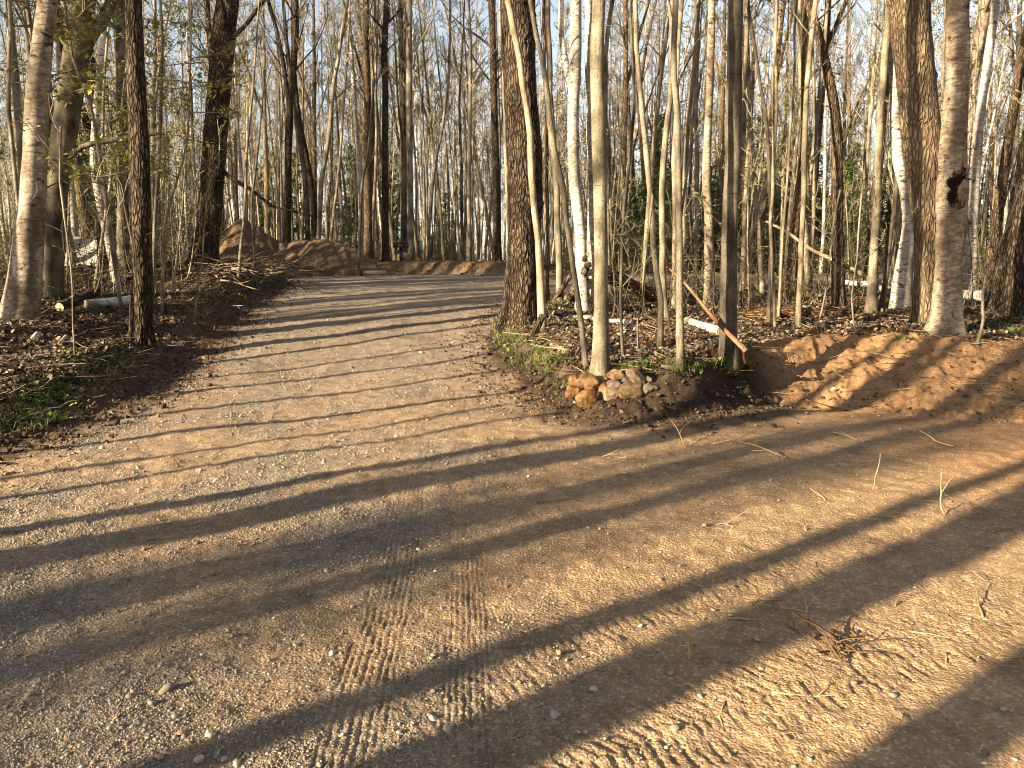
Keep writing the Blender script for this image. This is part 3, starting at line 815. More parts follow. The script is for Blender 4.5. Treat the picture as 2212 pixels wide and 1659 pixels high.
tree("maple_tree", "smooth grey tree standing directly behind the rock pile", "tree",
     [(1296, 808, 44), (1298, 770, 37), (1299, 672, 31), (1297, 480, 29), (1294, 336, 29), (1291, 192, 28), (1290, 96, 29), (1295, 0, 26)], H=12, bark='smooth', seed=35, n=12, flare=.15, z0=4.6)
tree("sapling", "thin knobbly stem a little right of the grey tree at the rock pile", "sapling",
     [(1346, 772, 7), (1341, 624, 7), (1349, 432, 7), (1368, 240, 6), (1370, 168, 6), (1356, 0, 5)], H=7, bark='dark', seed=36, n=7, flare=.1, stubs=3, z0=3)
tree("maple_tree", "slim wavy grey pole seen just right of the smooth grey tree", "tree",
     [(1316, 640, 11), (1314, 480, 10), (1314, 336, 10), (1307, 120, 9), (1325, 0, 9)], Y=15.5, H=11, bark='smooth', seed=37, n=9)
tree("maple_tree", "slim bent grey pole, leftmost of the tight cluster of poles behind the leaves", "tree",
     [(1424, 756, 15), (1427, 648, 13), (1411, 528, 12), (1401, 384, 12), (1387, 240, 11), (1373, 96, 10), (1372, 0, 9)], H=10, bark='smooth', seed=38, n=9, flare=.12)
tree("maple_tree", "grey pole with a swollen bend, middle of the tight cluster of poles", "tree",
     [(1440, 694, 12), (1430, 576, 13), (1433, 420, 13), (1440, 288, 12), (1452, 144, 12), (1452, 0, 13)], H=11, bark='smooth', seed=39, n=9)
tree("maple_tree", "straight pale grey pole with a mossy foot, right of the cluster of poles", "tree",
     [(1469, 794, 19), (1470, 700, 16), (1469, 624, 15), (1466, 432, 13), (1461, 240, 13), (1459, 96, 12), (1459, 0, 12)], H=10, bark='smooth', seed=40, n=9, flare=.15)
tree("maple_tree", "pale tan pole hidden partly behind the straight grey pole", "tree",
     [(1457, 668, 11), (1458, 500, 11), (1456, 350, 10), (1462, 150, 9), (1470, 0, 9)], H=11, bark='pale', seed=41, n=9)
tree("maple_tree", "slim pole leaning right, standing farther back behind the red stripped pole", "tree",
     [(1478, 650, 11), (1481, 384, 10), (1497, 168, 9), (1512, 0, 9)], Y=15, H=11, bark='smooth', seed=42, n=9)
tree("maple_tree", "pale narrow trunk between the cluster of poles and the banded grey tree", "tree",
     [(1505, 640, 9), (1505, 400, 9), (1505, 200, 8), (1505, 0, 8)], Y=17, H=12, bark='pale', seed=43, n=10)
tree("birch_tree", "greyish yellow birch with dark bands left of the straight dark-grey tree", "birch",
     [(1533, 664, 24), (1531, 480, 18), (1526, 384, 17), (1533, 192, 15), (1538, 0, 14)], H=13, bark='birchy', tw='birch', seed=44, n=10)
tree("maple_tree", "straight dark-grey tree with the red stripped pole leaning in front of its foot", "tree",
     [(1574, 788, 46), (1573, 745, 38), (1573, 672, 35), (1577, 480, 33), (1584, 336, 31), (1586, 144, 31), (1588, 0, 30)], H=13, bark='dark', seed=45, n=12, flare=.15, z0=5)
tree("sapling", "thin dark stem, leftmost of the bundle of thin stems on the right", "sapling",
     [(1660, 702, 8), (1665, 528, 8), (1662, 380, 8), (1650, 240, 7), (1614, 0, 7)], H=8, bark='dark', seed=46, n=7, z0=3)
tree("sapling", "thin pale stem, middle of the bundle of thin stems on the right", "sapling",
     [(1673, 704, 7), (1667, 480, 7), (1679, 240, 7), (1674, 120, 7), (1679, 0, 7)], H=8, bark='pale', seed=47, n=7, z0=3)
tree("sapling", "thinnest pale stem leaning right in the bundle of thin stems on the right", "sapling",
     [(1681, 692, 6), (1694, 500, 6), (1705, 336, 5), (1717, 144, 5), (1722, 0, 5)], H=8, bark='pale', seed=48, n=7, z0=3)
tree("maple_tree", "pale smooth pole standing alone in front of the rotten log on the right", "tree",
     [(1724, 705, 12), (1729, 552, 11), (1737, 336, 11), (1746, 120, 10), (1765, 0, 10)], H=10, bark='pale', seed=49, n=8, z0=3.6)
tree("maple_tree", "short thick brown shaded trunk left of the pale smooth pole on the right", "tree",
     [(1704, 655, 28), (1709, 560, 24), (1722, 430, 18), (1735, 300, 15), (1740, 0, 12)], H=11, bark='brown', tw='dark', seed=50, n=9)
tree("maple_tree", "grey trunk right behind the pale smooth pole on the right", "tree",
     [(1741, 640, 14), (1741, 432, 13), (1732, 144, 13), (1725, 0, 13)], Y=15, H=12, bark='smooth', seed=51, n=10)
tree("oak_tree", "thick brown furrowed trunk curving left behind the fallen white birch trunk", "tree",
     [(1811, 662, 28), (1810, 560, 24), (1809, 432, 22), (1806, 264, 20), (1785, 144, 18), (1761, 48, 16), (1746, 0, 16)], H=14, bark='brown', tw='dark', seed=52, n=12, rough=.05)
tree("maple_tree", "smooth grey tree leaning right between the brown trunk and the leaning birch", "tree",
     [(1882, 676, 21), (1886, 580, 18), (1890, 480, 17), (1895, 384, 15), (1900, 288, 15), (1912, 120, 14), (1919, 0, 14)], H=13, bark='smooth', seed=53, n=10)
tree("maple_tree", "slim shaded stem between the smooth grey tree and the leaning birch on the right", "tree",
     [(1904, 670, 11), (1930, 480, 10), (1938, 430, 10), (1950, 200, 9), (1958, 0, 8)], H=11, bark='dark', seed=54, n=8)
tree("birch_tree", "grey-white birch with kinked trunk just left of the big tan tree", "birch",
     [(1946, 664, 42), (1953, 576, 34), (1962, 480, 24), (1952, 400, 21), (1938, 336, 22), (1933, 192, 19), (1926, 96, 18), (1919, 0, 16)], H=13, bark='birch', tw='birch', seed=55, n=12)
tree("oak_tree", "big tan tree with vertical furrows, thickest trunk on the right beside the holed birch", "tree",
     [(2005, 694, 62), (2003, 640, 52), (2003, 560, 50), (2001, 432, 62), (1991, 288, 72), (1977, 144, 74), (1962, 0, 73)], H=17, bark='tan', tw='dark', flare=.2, seed=56, rough=.035, n=18, z0=5.5)
hb = tree("birch_tree", "golden white birch with a ragged rotten hole half way up its trunk", "birch",
     [(2040, 716, 72), (2044, 680, 58), (2047, 600, 52), (2051, 528, 50), (2056, 440, 60), (2058, 405, 60), (2059, 365, 52), (2061, 288, 48), (2070, 144, 44), (2068, 0, 41)], H=11, bark='birchy', tw='birch', flare=.3, seed=57, ns=40, n=12, z0=5, stubs=3)
tree("birch_tree", "bright white birch leaning right just behind the holed birch", "birch",
     [(2094, 640, 28), (2097, 580, 24), (2101, 480, 21), (2113, 288, 18), (2135, 120, 16), (2152, 0, 15)], Y=13, H=13, bark='birch', tw='birch', seed=58, n=12)
tree("birch_tree", "thick grey birch forking above, between the holed birch and the bright white one", "birch",
     [(2090, 630, 24), (2092, 480, 22), (2103, 240, 22), (2120, 60, 24), (2134, 0, 22)], Y=15, H=14, bark='birchy', tw='birch', seed=59, n=12)
tree("oak_tree", "massive furrowed tree with pale lichen leaning right at the right edge", "tree",
     [(2200, 690, 130), (2206, 640, 112), (2222, 520, 98), (2245, 400, 92), (2258, 320, 90), (2290, 150, 84), (2320, 0, 80)], Y=11.6, H=16, bark='furrow', tw='dark', flare=.25, seed=60, rough=.06, n=16, z0=5)
tree("sapling", "crooked thin sapling rooted on the sand bank lip beside the holed birch", "sapling",
     [(2113, 737, 7), (2124, 690, 6), (2122, 640, 6), (2140, 570, 4), (2165, 520, 3)], H=1.8, bark='smooth', seed=61, n=4, z0=.6, reach=.5, leaf=.5, flare=.1)
for i, (pts, lab) in enumerate([
        ([(1322, 692, 4), (1330, 640, 3), (1322, 560, 2)], "tiny bare sapling just right of the smooth grey tree at the rock pile"),
        ([(1380, 762, 4), (1376, 700, 3), (1386, 640, 2)], "tiny sapling with fresh buds left of the bent grey pole"),
        ([(1846, 712, 3), (1840, 640, 3), (1850, 560, 2)], "tiny bare sapling at the lip of the sand bank in front of the brown trunk"),
        ([(1770, 692, 4), (1782, 640, 3), (1790, 590, 2)], "tiny forked sapling right of the pale smooth pole"),
        ([(405, 605, 4), (415, 560, 3), (421, 500, 2)], "tiny sapling with fresh leaves in front of the large leaning tree on the left"),
        ([(162, 775, 4), (158, 700, 3), (155, 620, 2)], "very thin crooked sapling left of the straight furrowed tree by the drive"),
        ([(420, 690, 4), (424, 650, 3), (438, 560, 2)], "tiny branching sapling in the green patch beside the drive on the left")]):
    tree("sapling", lab, "sapling", pts, H=1.9 if i not in (5,) else 2.6, bark='pale', seed=70 + i, n=5, z0=.4, reach=.4, leaf=.8, flare=.05, fine=.6, root_sink=.03)

# ragged hole in the holed birch
def build_hole():
    b = hb.location
    Y = b.y; c = at(2055, 412, Y) - np.array([b.x, b.y, b.z])
    k = mpp(Y)
    rng = np.random.RandomState(5)
    w, h = 22 * k, 36 * k
    R = 30 * k
    mb = MB()
    n = 26; rings = 6
    V = [[0, 0, 0]]; Cc = [(.10, .04, .015)]
    for r in range(1, rings + 1):
        for j in range(n):
            a = j / n * 6.283; f = r / rings
            jag = 1 + .18 * math.sin(a * 5 + 1) + .12 * math.sin(a * 9 + 2) + rng.uniform(-.06, .06)
            x = w * f * jag * math.cos(a); z = h * f * jag * math.sin(a)
            surf = -math.sqrt(max(.0001, R * R - min(x * x, R * R * .96))) - .028
            depth = (1 - f ** 2) * .10 + rng.uniform(0, .02)
            V.append([x, surf + min(depth, .022), z])
            if f > .85: col = (.05, .035, .025)
            elif x > -.2 * w and z < .25 * h: col = (.30, .11, .03) if rng.rand() < .4 else (.12, .045, .02)
            else: col = (.012, .009, .007)  # near-black colour stands for the shade deep in the hollow
            Cc.append(col)
    V = np.array(V); V[0, 1] = -R - .004
    t = [[0, 1 + (j + 1) % n, 1 + j] for j in range(n)]
    q = []
    for r in range(rings - 1):
        for j in range(n):
            a = 1 + r * n + j; bq = 1 + r * n + (j + 1) % n
            q.append([a, bq, bq + n, a + n])
    mb.add(V + c, q, t, np.array(Cc))
    # torn lip of bark and splinters round the hole
    for j in range(30):
        a = rng.rand() * 6.283
        x = w * 1.05 * math.cos(a); z = h * 1.05 * math.sin(a)
        y = -math.sqrt(max(.0005, R * R - min(x * x, R * R * .95))) - .01
        p = np.array([x, y, z]) + c
        d = np.array([rng.normal(0, .02), -rng.uniform(.005, .03), rng.normal(0, .04) + .01])
        tube(mb, [p, p + d * .5, p + d], [.016, .010, .002], 5, (.09, .06, .04))
    o = mb.build("rot_hole", mat_vcol("rotten_wood_and_shade", 1.0, .5, 45, .01), hb)
    o["label"] = "ragged hole with its inner shade painted on, and orange rotten wood inside"
build_hole()

# ------------------------------------------------------------ woods: copies of a few kinds
def kind_tree(seed, H, r0, bark, tw, n, z0, leaf, crook, fine=1.1, fork=0, reach=.22):
    rng = np.random.RandomState(seed)
    P = [[0, 0, -.15, r0 * 1.25], [0, 0, .25, r0]]
    x = y = 0; dx, dy = rng.normal(0, .03, 2)
    m_ = int(H / 1.3)
    for i in range(1, m_ + 1):
        dx += rng.normal(0, crook); dy += rng.normal(0, crook); dx *= .8; dy *= .8
        x += dx * 1.3; y += dy * 1.3
        P.append([x, y, .25 + (H - .25) * i / m_, max(.012, r0 * (1 - .93 * (i / m_) ** 1.15))])
    C4 = catmull(np.array(P), step=.6)
    T = MB(); Cc = MB()
    tube(T, C4[:, :3], C4[:, 3], 9, (1, 1, 1), 0, True, flare_ripple(0, .25, 4, seed, .15))
    for f in range(fork):
        k0 = int(len(C4) * rng.uniform(.2, .45)); az = rng.rand() * 6.283
        B = bend(C4[k0, :3], [math.cos(az) * .3, math.sin(az) * .3, 1], (H - C4[k0, 2]) * .9, 9, rng, .6, .06)
        rr = np.linspace(C4[k0, 3] * .7, .012, 10)
        tube(T, B, rr, 7, (1, 1, 1), 0, False)
        limbs(T, Cc, B, rr, rng, max(z0, B[2, 2]), n // 2, reach=reach, tw=tw, leaf=leaf, fine=fine, lsize=.065)
    limbs(T, Cc, C4[:, :3], C4[:, 3], rng, z0, n, reach=reach, tw=tw, leaf=leaf, fine=fine, lsize=.065, ang=(.6, 1.15))
    return T, Cc, bark

def kind_conifer(seed, H):
    rng = np.random.RandomState(seed)
    T = MB(); Cc = MB()
    tube(T, [[0, 0, -.1], [0, 0, H * .5], [.1, 0, H]], [.10, .06, .015], 8)
    PP = []
    z = .5
    while z < H:
        L = (H - z) * .30 + .35
        for j in range(7):
            az = rng.rand() * 6.283
            if rng.rand() < .15: continue
            zj = min(H - .1, z + rng.uniform(-.25, .25))
            B = bend([0, 0, zj], [math.cos(az), math.sin(az), .25], L * rng.uniform(.45, 1.2), 5, rng, -.35, .12)
            tube(T, B, np.linspace(.018, .005, 6), 4, (1, 1, 1), 0, False)
            for q in range(int(16 * L)):
                t = rng.uniform(.8, 4.99); a = int(t); p = B[a] + (B[a + 1] - B[a]) * (t - a)
                PP.append(p + rng.normal(0, .16 * L * .6, 3) * [1, 1, .9])
        z += rng.uniform(.3, .5)
    P = np.repeat(np.array(PP), 3, 0) + rng.normal(0, .05, (len(PP) * 3, 3))
    leaves(Cc, P, rng, .14, [(.07, .12, .035), (.09, .15, .045), (.06, .10, .035), (.13, .17, .05)], 1, .9)
    return T, Cc, 'dark'

g1, g2, g3, g4 = TW['grey'], TW['tan'], TW['dark'], TW['birch']
TWR = 1.5
LEAFC = [(.36, .36, .10), (.30, .34, .09), (.42, .36, .13), (.40, .26, .14)]
KINDS = {
    'pole_a': kind_tree(101, 12, .075, 'smooth', g1, 16, 4.0, 1.7, .025),
    'pole_b': kind_tree(102, 13, .060, 'pale', g2, 15, 3.5, 1.8, .035),
    'pole_c': kind_tree(103, 11, .050, 'pale', g2, 14, 2.8, 1.8, .045),
    'pole_d': kind_tree(104, 14, .095, 'smooth', g1, 20, 4.5, 1.7, .02, fork=1),
    'pole_e': kind_tree(105, 12, .065, 'dark', g3, 16, 4.0, 1.6, .03),
    'tree_a': kind_tree(106, 17, .16, 'furrow', g3, 24, 5.5, 1.6, .018, fork=1),
    'tree_b': kind_tree(107, 16, .13, 'brown', g1, 22, 5.0, 1.7, .025, fork=1),
    'birch_a': kind_tree(108, 14, .085, 'birch', g4, 16, 5.0, 1.6, .03),
    'birch_b': kind_tree(109, 13, .065, 'birch', g4, 14, 4.5, 1.7, .04),
    'sapl_a': kind_tree(110, 5.5, .020, 'pale', g2, 14, 1.0, 1.6, .05, fine=.6, reach=.3),
    'sapl_b': kind_tree(111, 4.0, .014, 'smooth', g1, 14, .6, 1.8, .06, fine=.6, reach=.32),
    'sapl_c': kind_tree(112, 7.5, .030, 'pale', g2, 12, 1.8, 1.8, .04, fine=.6, reach=.25),
    'conif': kind_conifer(113, 6.5),
    'conif_s': kind_conifer(114, 3.2),
}
PROTO = {}
def place_kind(kind, name, label, cat, group, x, y, s=1.0, rz=0.0, tilt=(0, 0)):
    T, Cc, bark = KINDS[kind]
    if kind not in PROTO:
        r = empty(name, (0, 0, 0))
        a = T.build("trunk", BARK[bark], r); c = Cc.build("crown", [M_TWIG, M_GREEN], r)
        PROTO[kind] = (r, a, c)
    else:
        r0, a0, c0 = PROTO[kind]
        r = r0.copy(); r.name = name
        scene.collection.objects.link(r)
        for o in (a0, c0):
            p = o.copy(); scene.collection.objects.link(p); p.parent = r
    r.location = (x, y, gz(x, y)); r.rotation_euler = (tilt[0], tilt[1], rz); r.scale = (s, s, s)
    tag(r, label, cat, group)
    return r

rngW = random.Random(4242)
placed = []
def free(x, y, dmin):
    for (a, b) in placed:
        if (a - x) ** 2 + (b - y) ** 2 < dmin * dmin: return False
    return True
LOOK = {'pole_a': 'straight grey', 'pole_b': 'slim tan', 'pole_c': 'thin crooked tan', 'pole_d': 'forked grey', 'pole_e': 'dark smooth', 'tree_a': 'stout dark furrowed', 'tree_b': 'brown furrowed forked',
        'birch_a': 'straight white', 'birch_b': 'thin crooked white', 'sapl_a': 'waist thick many twigged', 'sapl_b': 'low spindly', 'sapl_c': 'tall pale thin', 'conif': 'dark green', 'conif_s': 'small dark green'}
LOOK['sapl_a'] = 'bushy pale'
FILL = []
def woods(n, ylo, yhi, tlo, thi, kinds, name, label, cat, group, dmin=.7, smin=.8, smax=1.15, power=1.0, tilt=.05):
    done = 0; tries = 0
    while done < n and tries < n * 60:
        tries += 1
        y = ylo + (yhi - ylo) * rngW.random() ** power; x = y * rngW.uniform(tlo, thi)
        if float(clear_dist(np.array([x]), np.array([y]))[0]) < 1.2: continue
        if -9.5 < x < -2.5 and 24 < y < 28.6: continue
        if not free(x, y, dmin): continue
        k = rngW.choice(kinds)
        o_ = place_kind(k, name, LOOK[k] + ' ' + label, cat, group + ', ' + LOOK[k], x, y, rngW.uniform(smin, smax), rngW.uniform(0, 6.28), (rngW.gauss(0, tilt), rngW.gauss(0, tilt)))
        placed.append((x, y)); done += 1
        FILL.append((o_, LOOK[k], name.replace('_tree', ' tree').replace('pole', 'bare').replace('birch tree', 'birch'), x / (y / F / _cp) + 1106))

PK = ['pole_a', 'pole_b', 'pole_c', 'pole_d', 'pole_e', 'pole_a', 'pole_b', 'tree_b']
woods(62, 15, 42, .09, .70, PK, "pole_tree", "bare tree among many alike in the right woods", "tree", "slim bare trees in the woods on the right", power=1.2)
woods(30, 15, 42, -.72, -.30, PK + ['tree_a'], "pole_tree", "bare tree among many alike in the left woods", "tree", "slim bare trees in the woods on the left", power=1.1)
woods(54, 28.5, 46, -.30, .02, PK + ['pole_c', 'pole_b'], "pole_tree", "bare tree among many alike beyond the drive's end", "tree", "slim bare trees beyond the bend of the drive", power=1.1)
woods(16, 17, 44, .08, .7, ['birch_a', 'birch_b'], "birch_tree", "birch back among the poles on the right", "birch", "white birches back in the woods")
woods(9, 18, 44, -.7, -.05, ['birch_a', 'birch_b'], "birch_tree", "birch back among trees left of and beyond the drive", "birch", "white birches back in the left woods")
woods(44, 13.5, 36, .08, .70, ['sapl_a', 'sapl_b', 'sapl_c'], "sapling", "bare sapling in the undergrowth on the right", "sapling", "undergrowth saplings on the right", dmin=.35, tilt=.08)
woods(60, 13, 34, -.72, -.28, ['sapl_a', 'sapl_b', 'sapl_c'], "sapling", "bare sapling in the undergrowth on the left", "sapling", "undergrowth saplings on the left", dmin=.35, tilt=.08)
woods(26, 28.5, 42, -.28, .03, ['sapl_a', 'sapl_b', 'sapl_c'], "sapling", "bare sapling beyond the end of the drive", "sapling", "undergrowth saplings beyond the bend", dmin=.35, tilt=.08)
woods(12, 26, 42, .12, .46, ['conif'], "conifer_tree", "young conifer deep in the woods on the right", "conifer", "young conifers on the right", smin=.5, smax=.95)
woods(4, 33, 42, -.13, -.06, ['conif', 'conif_s'], "conifer_tree", "young conifer between the trunks beyond the bend", "conifer", "young conifers beyond the bend", smin=.45, smax=.6)
woods(5, 24, 40, -.6, -.4, ['conif', 'conif_s'], "conifer_tree", "young conifer in the shade of the left woods", "conifer", "young conifers on the left", smin=.7, smax=1.0)

# each copy is told apart by the nearest easily found tree to its left and its turn from there
MARKS = [(-200, 'the left picture edge'), (66, 'the leftmost leaning birch'), (124, 'the big forked tree far left'), (212, 'the slim white birch on the left'), (307, 'the straight furrowed tree by the drive'),
         (456, 'the leaning tree beside the mound'), (545, 'the peak of the dirt mound'), (624, 'the tall forked tree behind the mound'), (690, 'the slim leaning tree above the ridge'), (794, 'the gnarly trunk behind the ridge'),
         (833, 'the black trunk left of the grill'), (887, 'the pale trunk right of the grill'), (934, 'the leaning slim tree beyond the bend'), (1014, 'the slim trunk left of the boulder'), (1074, 'the dark trunk right of the boulder'),
         (1132, 'the big furrowed tree at the corner'), (1209, 'the mossy footed grey stem'), (1252, 'the bright leaning birch'), (1297, 'the grey tree at the rocks'), (1345, 'the thin knobbly stem'), (1425, 'the bent grey pole'),
         (1468, 'the straight pale grey pole'), (1531, 'the banded yellowish birch'), (1577, 'the straight dark-grey tree'), (1665, 'the bundle of thin stems'), (1729, 'the lone pale smooth pole'), (1810, 'the thick brown curving trunk'),
         (1888, 'the smooth grey right-leaning tree'), (1953, 'the kinked grey-white birch'), (2003, 'the big tan tree'), (2050, 'the birch with the hole'), (2101, 'the bright right-leaning birch'), (2200, 'the massive tree at the edge')]
ORD = ['first', 'second', 'third', 'fourth', 'fifth', 'sixth', 'seventh', 'eighth', 'ninth', 'tenth', 'eleventh', 'twelfth']
cnt = {}
for o_, look, noun, px in sorted(FILL, key=lambda r: r[3]):
    mk = [m for m in MARKS if m[0] <= px][-1][1] if px > -200 else 'the left picture edge'
    c_ = cnt.get((look, noun, mk), 0); cnt[(look, noun, mk)] = c_ + 1
    o_["label"] = "%s %s %s right of %s" % (ORD[min(c_, 11)], look, noun, mk) if c_ else "%s %s right of %s" % (look, noun, mk)

# ---- trees beside and behind the camera whose shadows fall over the drive
def shadow_tree(px, py, s, kind, sc, label=None, tilt=(0, 0)):
    d = ray(px, py)
    yy = hit(px, py) if py < 900 else np.array([*W2(px, py), 0])
    x, y = yy[0] - LX * s, yy[1] - LY * s
    place_kind(kind, "pole_tree", label or "bare tree standing left of the drive outside the view, seen by its shadow", "tree", "trees left of the camera that shade the drive",
               x, y, sc, rngW.uniform(0, 6.28), tilt)
    placed.append((x, y))
for a in [(1100, 1395, 8, 'pole_d', 1.0), (1330, 1500, 8, 'tree_b', 1.25), (1700, 1310, 9.5, 'tree_a', .9), (2090, 1560, 8, 'tree_b', 1.2),
          (800, 1075, 9, 'tree_a', 1.15), (1050, 1190, 11, 'tree_b', 1.0), (300, 1240, 21, 'tree_a', .85), (500, 1310, 24, 'tree_b', 1.0), (100, 1400, 36, 'tree_a', 1.0), (500, 1240, 41, 'tree_b', 1.1),
          (1600, 965, 12, 'tree_b', .9),
          (700, 966, 9, 'pole_c', .9), (700, 940, 9, 'pole_c', .9), (700, 893, 9, 'pole_a', .9), (700, 858, 9, 'pole_b', .9), (700, 815, 9, 'pole_a', .8),
          (700, 787, 9, 'pole_e', .8), (760, 748, 9, 'pole_a', 1.0), (760, 722, 9, 'pole_b', 1.0), (800, 690, 10, 'pole_d', .9), (800, 668, 10, 'pole_a', 1.),
          (1750, 860, 14, 'pole_d', 1.), (1900, 830, 15, 'pole_a', 1.), (2100, 850, 14, 'pole_d', .9)]:
    shadow_tree(*a)

# ---- the far woods: past counting, one mass of stems
BCOL = {'smooth': (.26, .225, .17), 'pale': (.38, .33, .25), 'dark': (.14, .12, .09), 'brown': (.22, .16, .10), 'birch': (.6, .55, .48), 'furrow': (.13, .10, .07)}
def flat_kind(k):
    a = MB(); t_, c_, bk = KINDS[k]
    for src, f in ((t_, BCOL[bk]), (c_, None)):
        v, q, t3, c, qm, tm = src.arrays()
        a.add(v, q, t3, np.broadcast_to(np.array(f), v.shape) if f is not None else c)
    return a.arrays()
def scatter(T, arr, ks, pts, rng, smin, smax, zoff=None):
    for x, y in pts:
        v, q, t3, c, _, _ = arr[ks[rng.randint(len(ks))]]
        s = rng.uniform(smin, smax); a = rng.rand() * 6.283
        R = np.array([[math.cos(a), -math.sin(a), 0], [math.sin(a), math.cos(a), 0], [0, 0, 1]])
        sh = rng.normal(0, .03, 2)
        w = (v @ R.T) * s
        w[:, 0] += w[:, 2] * sh[0]; w[:, 1] += w[:, 2] * sh[1]
        T.add(w + [x, y, gz(x, y) if zoff is None else zoff], q, t3, c * rng.uniform(.75, 1.25))
def far_woods():
    T = MB(); rng = np.random.RandomState(99)
    ks = ['pole_a', 'pole_b', 'pole_c', 'pole_e', 'tree_b', 'birch_b']
    arr = {k: flat_kind(k) for k in ks + ['conif', 'sapl_a', 'sapl_c']}
    Y = 38 + 62 * rng.rand(500) ** 1.25
    scatter(T, arr, ks, [(y * rng.uniform(-.74, .74), y) for y in Y], rng, .85, 1.25, 1.25)
    Y = 36 + 50 * rng.rand(130)
    scatter(T, arr, ['conif'], [(y * rng.uniform(.05, .74) * (1 if rng.rand() < .75 else -1), y) for y in Y], rng, .5, 1.1, 1.2)
    Y = 36 + 40 * rng.rand(420)
    scatter(T, arr, ['sapl_a', 'sapl_c'], [(y * rng.uniform(-.74, .74), y) for y in Y], rng, 1.1, 2.2, 1.2)
    o = T.build("far_woods", M_TWIG)
    tag(o, "dense mass of bare trees deep in the woods behind all the single trunks", "woods", kind="stuff")
    # unseen woods added behind and right of the viewpoint to cut sky fill
    T2 = MB(); arr.update({k: flat_kind(k) for k in ['tree_a', 'pole_d']}); pts = []
    while len(pts) < 130:
        x, y = rng.uniform(-26, 34), rng.uniform(-34, 8)
        if x * LY - y * LX < 9 or (y > -5 and x < 10 + .9 * max(0, y)): continue
        pts.append((x, y))
    scatter(T2, arr, ['tree_a', 'tree_b', 'conif', 'conif', 'pole_d'], pts, rng, 1.0, 1.6)
    tag(T2.build("unseen_back_woods", M_TWIG), "unseen woods added behind the camera and to its right to cut sky light", "woods", kind="stuff")
    # woods out of view on the sunny side, their shade dapples the trees on the left and right
    T = MB(); pts = []
    arr.update({k: flat_kind(k) for k in ['tree_a', 'pole_d']})
    while len(pts) < 42:
        x, y = rng.uniform(-34, -8), rng.uniform(-22, 22)
        c = x * LY - y * LX
        if x > -.80 * y - 3 and y > 0: continue
        if x > -9 and y > -6: continue
        if rng.rand() > (1.0 if c < -13.5 else 0.0): continue
        pts.append((x, y))
    scatter(T, arr, ['tree_a', 'tree_b', 'pole_d', 'pole_e'], pts, rng, .9, 1.3)
    o = T.build("side_woods", M_TWIG)
    tag(o, "woods outside the view on the sunny side that dapple the scene with shade", "woods", kind="stuff")
far_woods()
def undergrowth():
    rng = np.random.RandomState(55)
    A = {}
    for i in range(5):
        m = MB(); P = []
        for j in range(rng.randint(4, 8)):
            B = bend([rng.normal(0, .25), rng.normal(0, .25), -.05], [rng.normal(0, .3), rng.normal(0, .3), 1], rng.uniform(.7, 2.2), 5, rng, .2, .12)
            col = np.array([(.21, .165, .11), (.14, .115, .08), (.09, .07, .05)][rng.randint(3)])
            tube(m, B, np.linspace(.008, .003, 6), 3, col, 0, False)
            for l in range(6):
                a = rng.randint(1, 6)
                E = bend(B[a], rng.normal(0, 1, 3) * [1, 1, .5] + [0, 0, .5], rng.uniform(.15, .6), 2, rng, .1, .2)
                tube(m, E, [.004, .003, .002], 3, col, 0, False); P += [E[1], E[2]]
        P = np.array(P); P = np.repeat(P[rng.rand(len(P)) < .7], 2, 0)
        leaves(m, P + rng.normal(0, .03, P.shape), rng, .055, [(.12, .17, .04), (.19, .24, .06), (.26, .27, .08), (.20, .12, .05)], 0)
        A[i] = m.arrays()
    T = MB(); pts = []
    while len(pts) < 620:
        y = 12.5 + 34 * rng.rand() ** 1.1; x = y * rng.uniform(-.73, .73)
        if float(clear_dist(np.array([x]), np.array([y]))[0]) < 1.5 or (-9.5 < x < -2 and 24 < y < 28.6): continue
        pts.append((x, y))
    scatter(T, A, list(range(5)), pts, rng, .6, 1.3)
    tag(T.build("undergrowth", M_TWIG), "thin brushy undergrowth of bare shoots between the trunks", "undergrowth", kind="stuff")
undergrowth()
# ------------------------------------------------------------ stones, logs and other things
def ico(sub):
    import bmesh
    bm = bmesh.new(); bmesh.ops.create_icosphere(bm, subdivisions=sub, radius=1)
    v = np.array([x.co[:] for x in bm.verts]); t = np.array([[a.index for a in f.verts] for f in bm.faces]); bm.free()
    return v, t
ICO1, ICO2, ICO4 = ico(1), ico(2), ico(4)

def rock_mesh(sx, sy, sz, seed, angular=0., col=(.4, .28, .16), col2=(.3, .2, .12)):
    rng = np.random.RandomState(seed)
    v, t = ICO4; v = v.copy()
    # square it up a little, then cut facets
    v = np.sign(v) * np.abs(v) ** .8
    for i in range(int(5 + 7 * angular)):
        n = unit(rng.normal(0, 1, 3)); h = rng.uniform(.62, .88) if angular > .3 else rng.uniform(.8, .95)
        d = v @ n - h
        v = v - np.outer(np.maximum(d, 0) * (.7 + .28 * angular), n)
    r = noise2(v[:, 0] * 1.6 + seed, v[:, 1] * 1.6 + v[:, 2] * 1.3, seed) * .10
    r = r + noise2(v[:, 0] * 2.6 + seed * 3, v[:, 1] * 2.6 - v[:, 2] * 2.2, seed + 9) * .08
    r = r + noise2(v[:, 0] * 6 + seed, v[:, 2] * 6 + v[:, 1] * 4, seed + 2) * (.02 + .04 * angular) + noise2(v[:, 0] * 14, v[:, 2] * 14 + v[:, 1] * 9, seed + 3) * .012
    v = v * (1 + r)[:, None]
    m_ = sstep(-.2, .3, fbm(v[:, 0] * 1.5 + seed, v[:, 2] * 1.5 + v[:, 1], 3, seed + 5))[:, None]
    c = np.array(col) * m_ + np.array(col2) * (1 - m_)
    return v * [sx, sy, sz], t, np.clip(c, 0, 1)

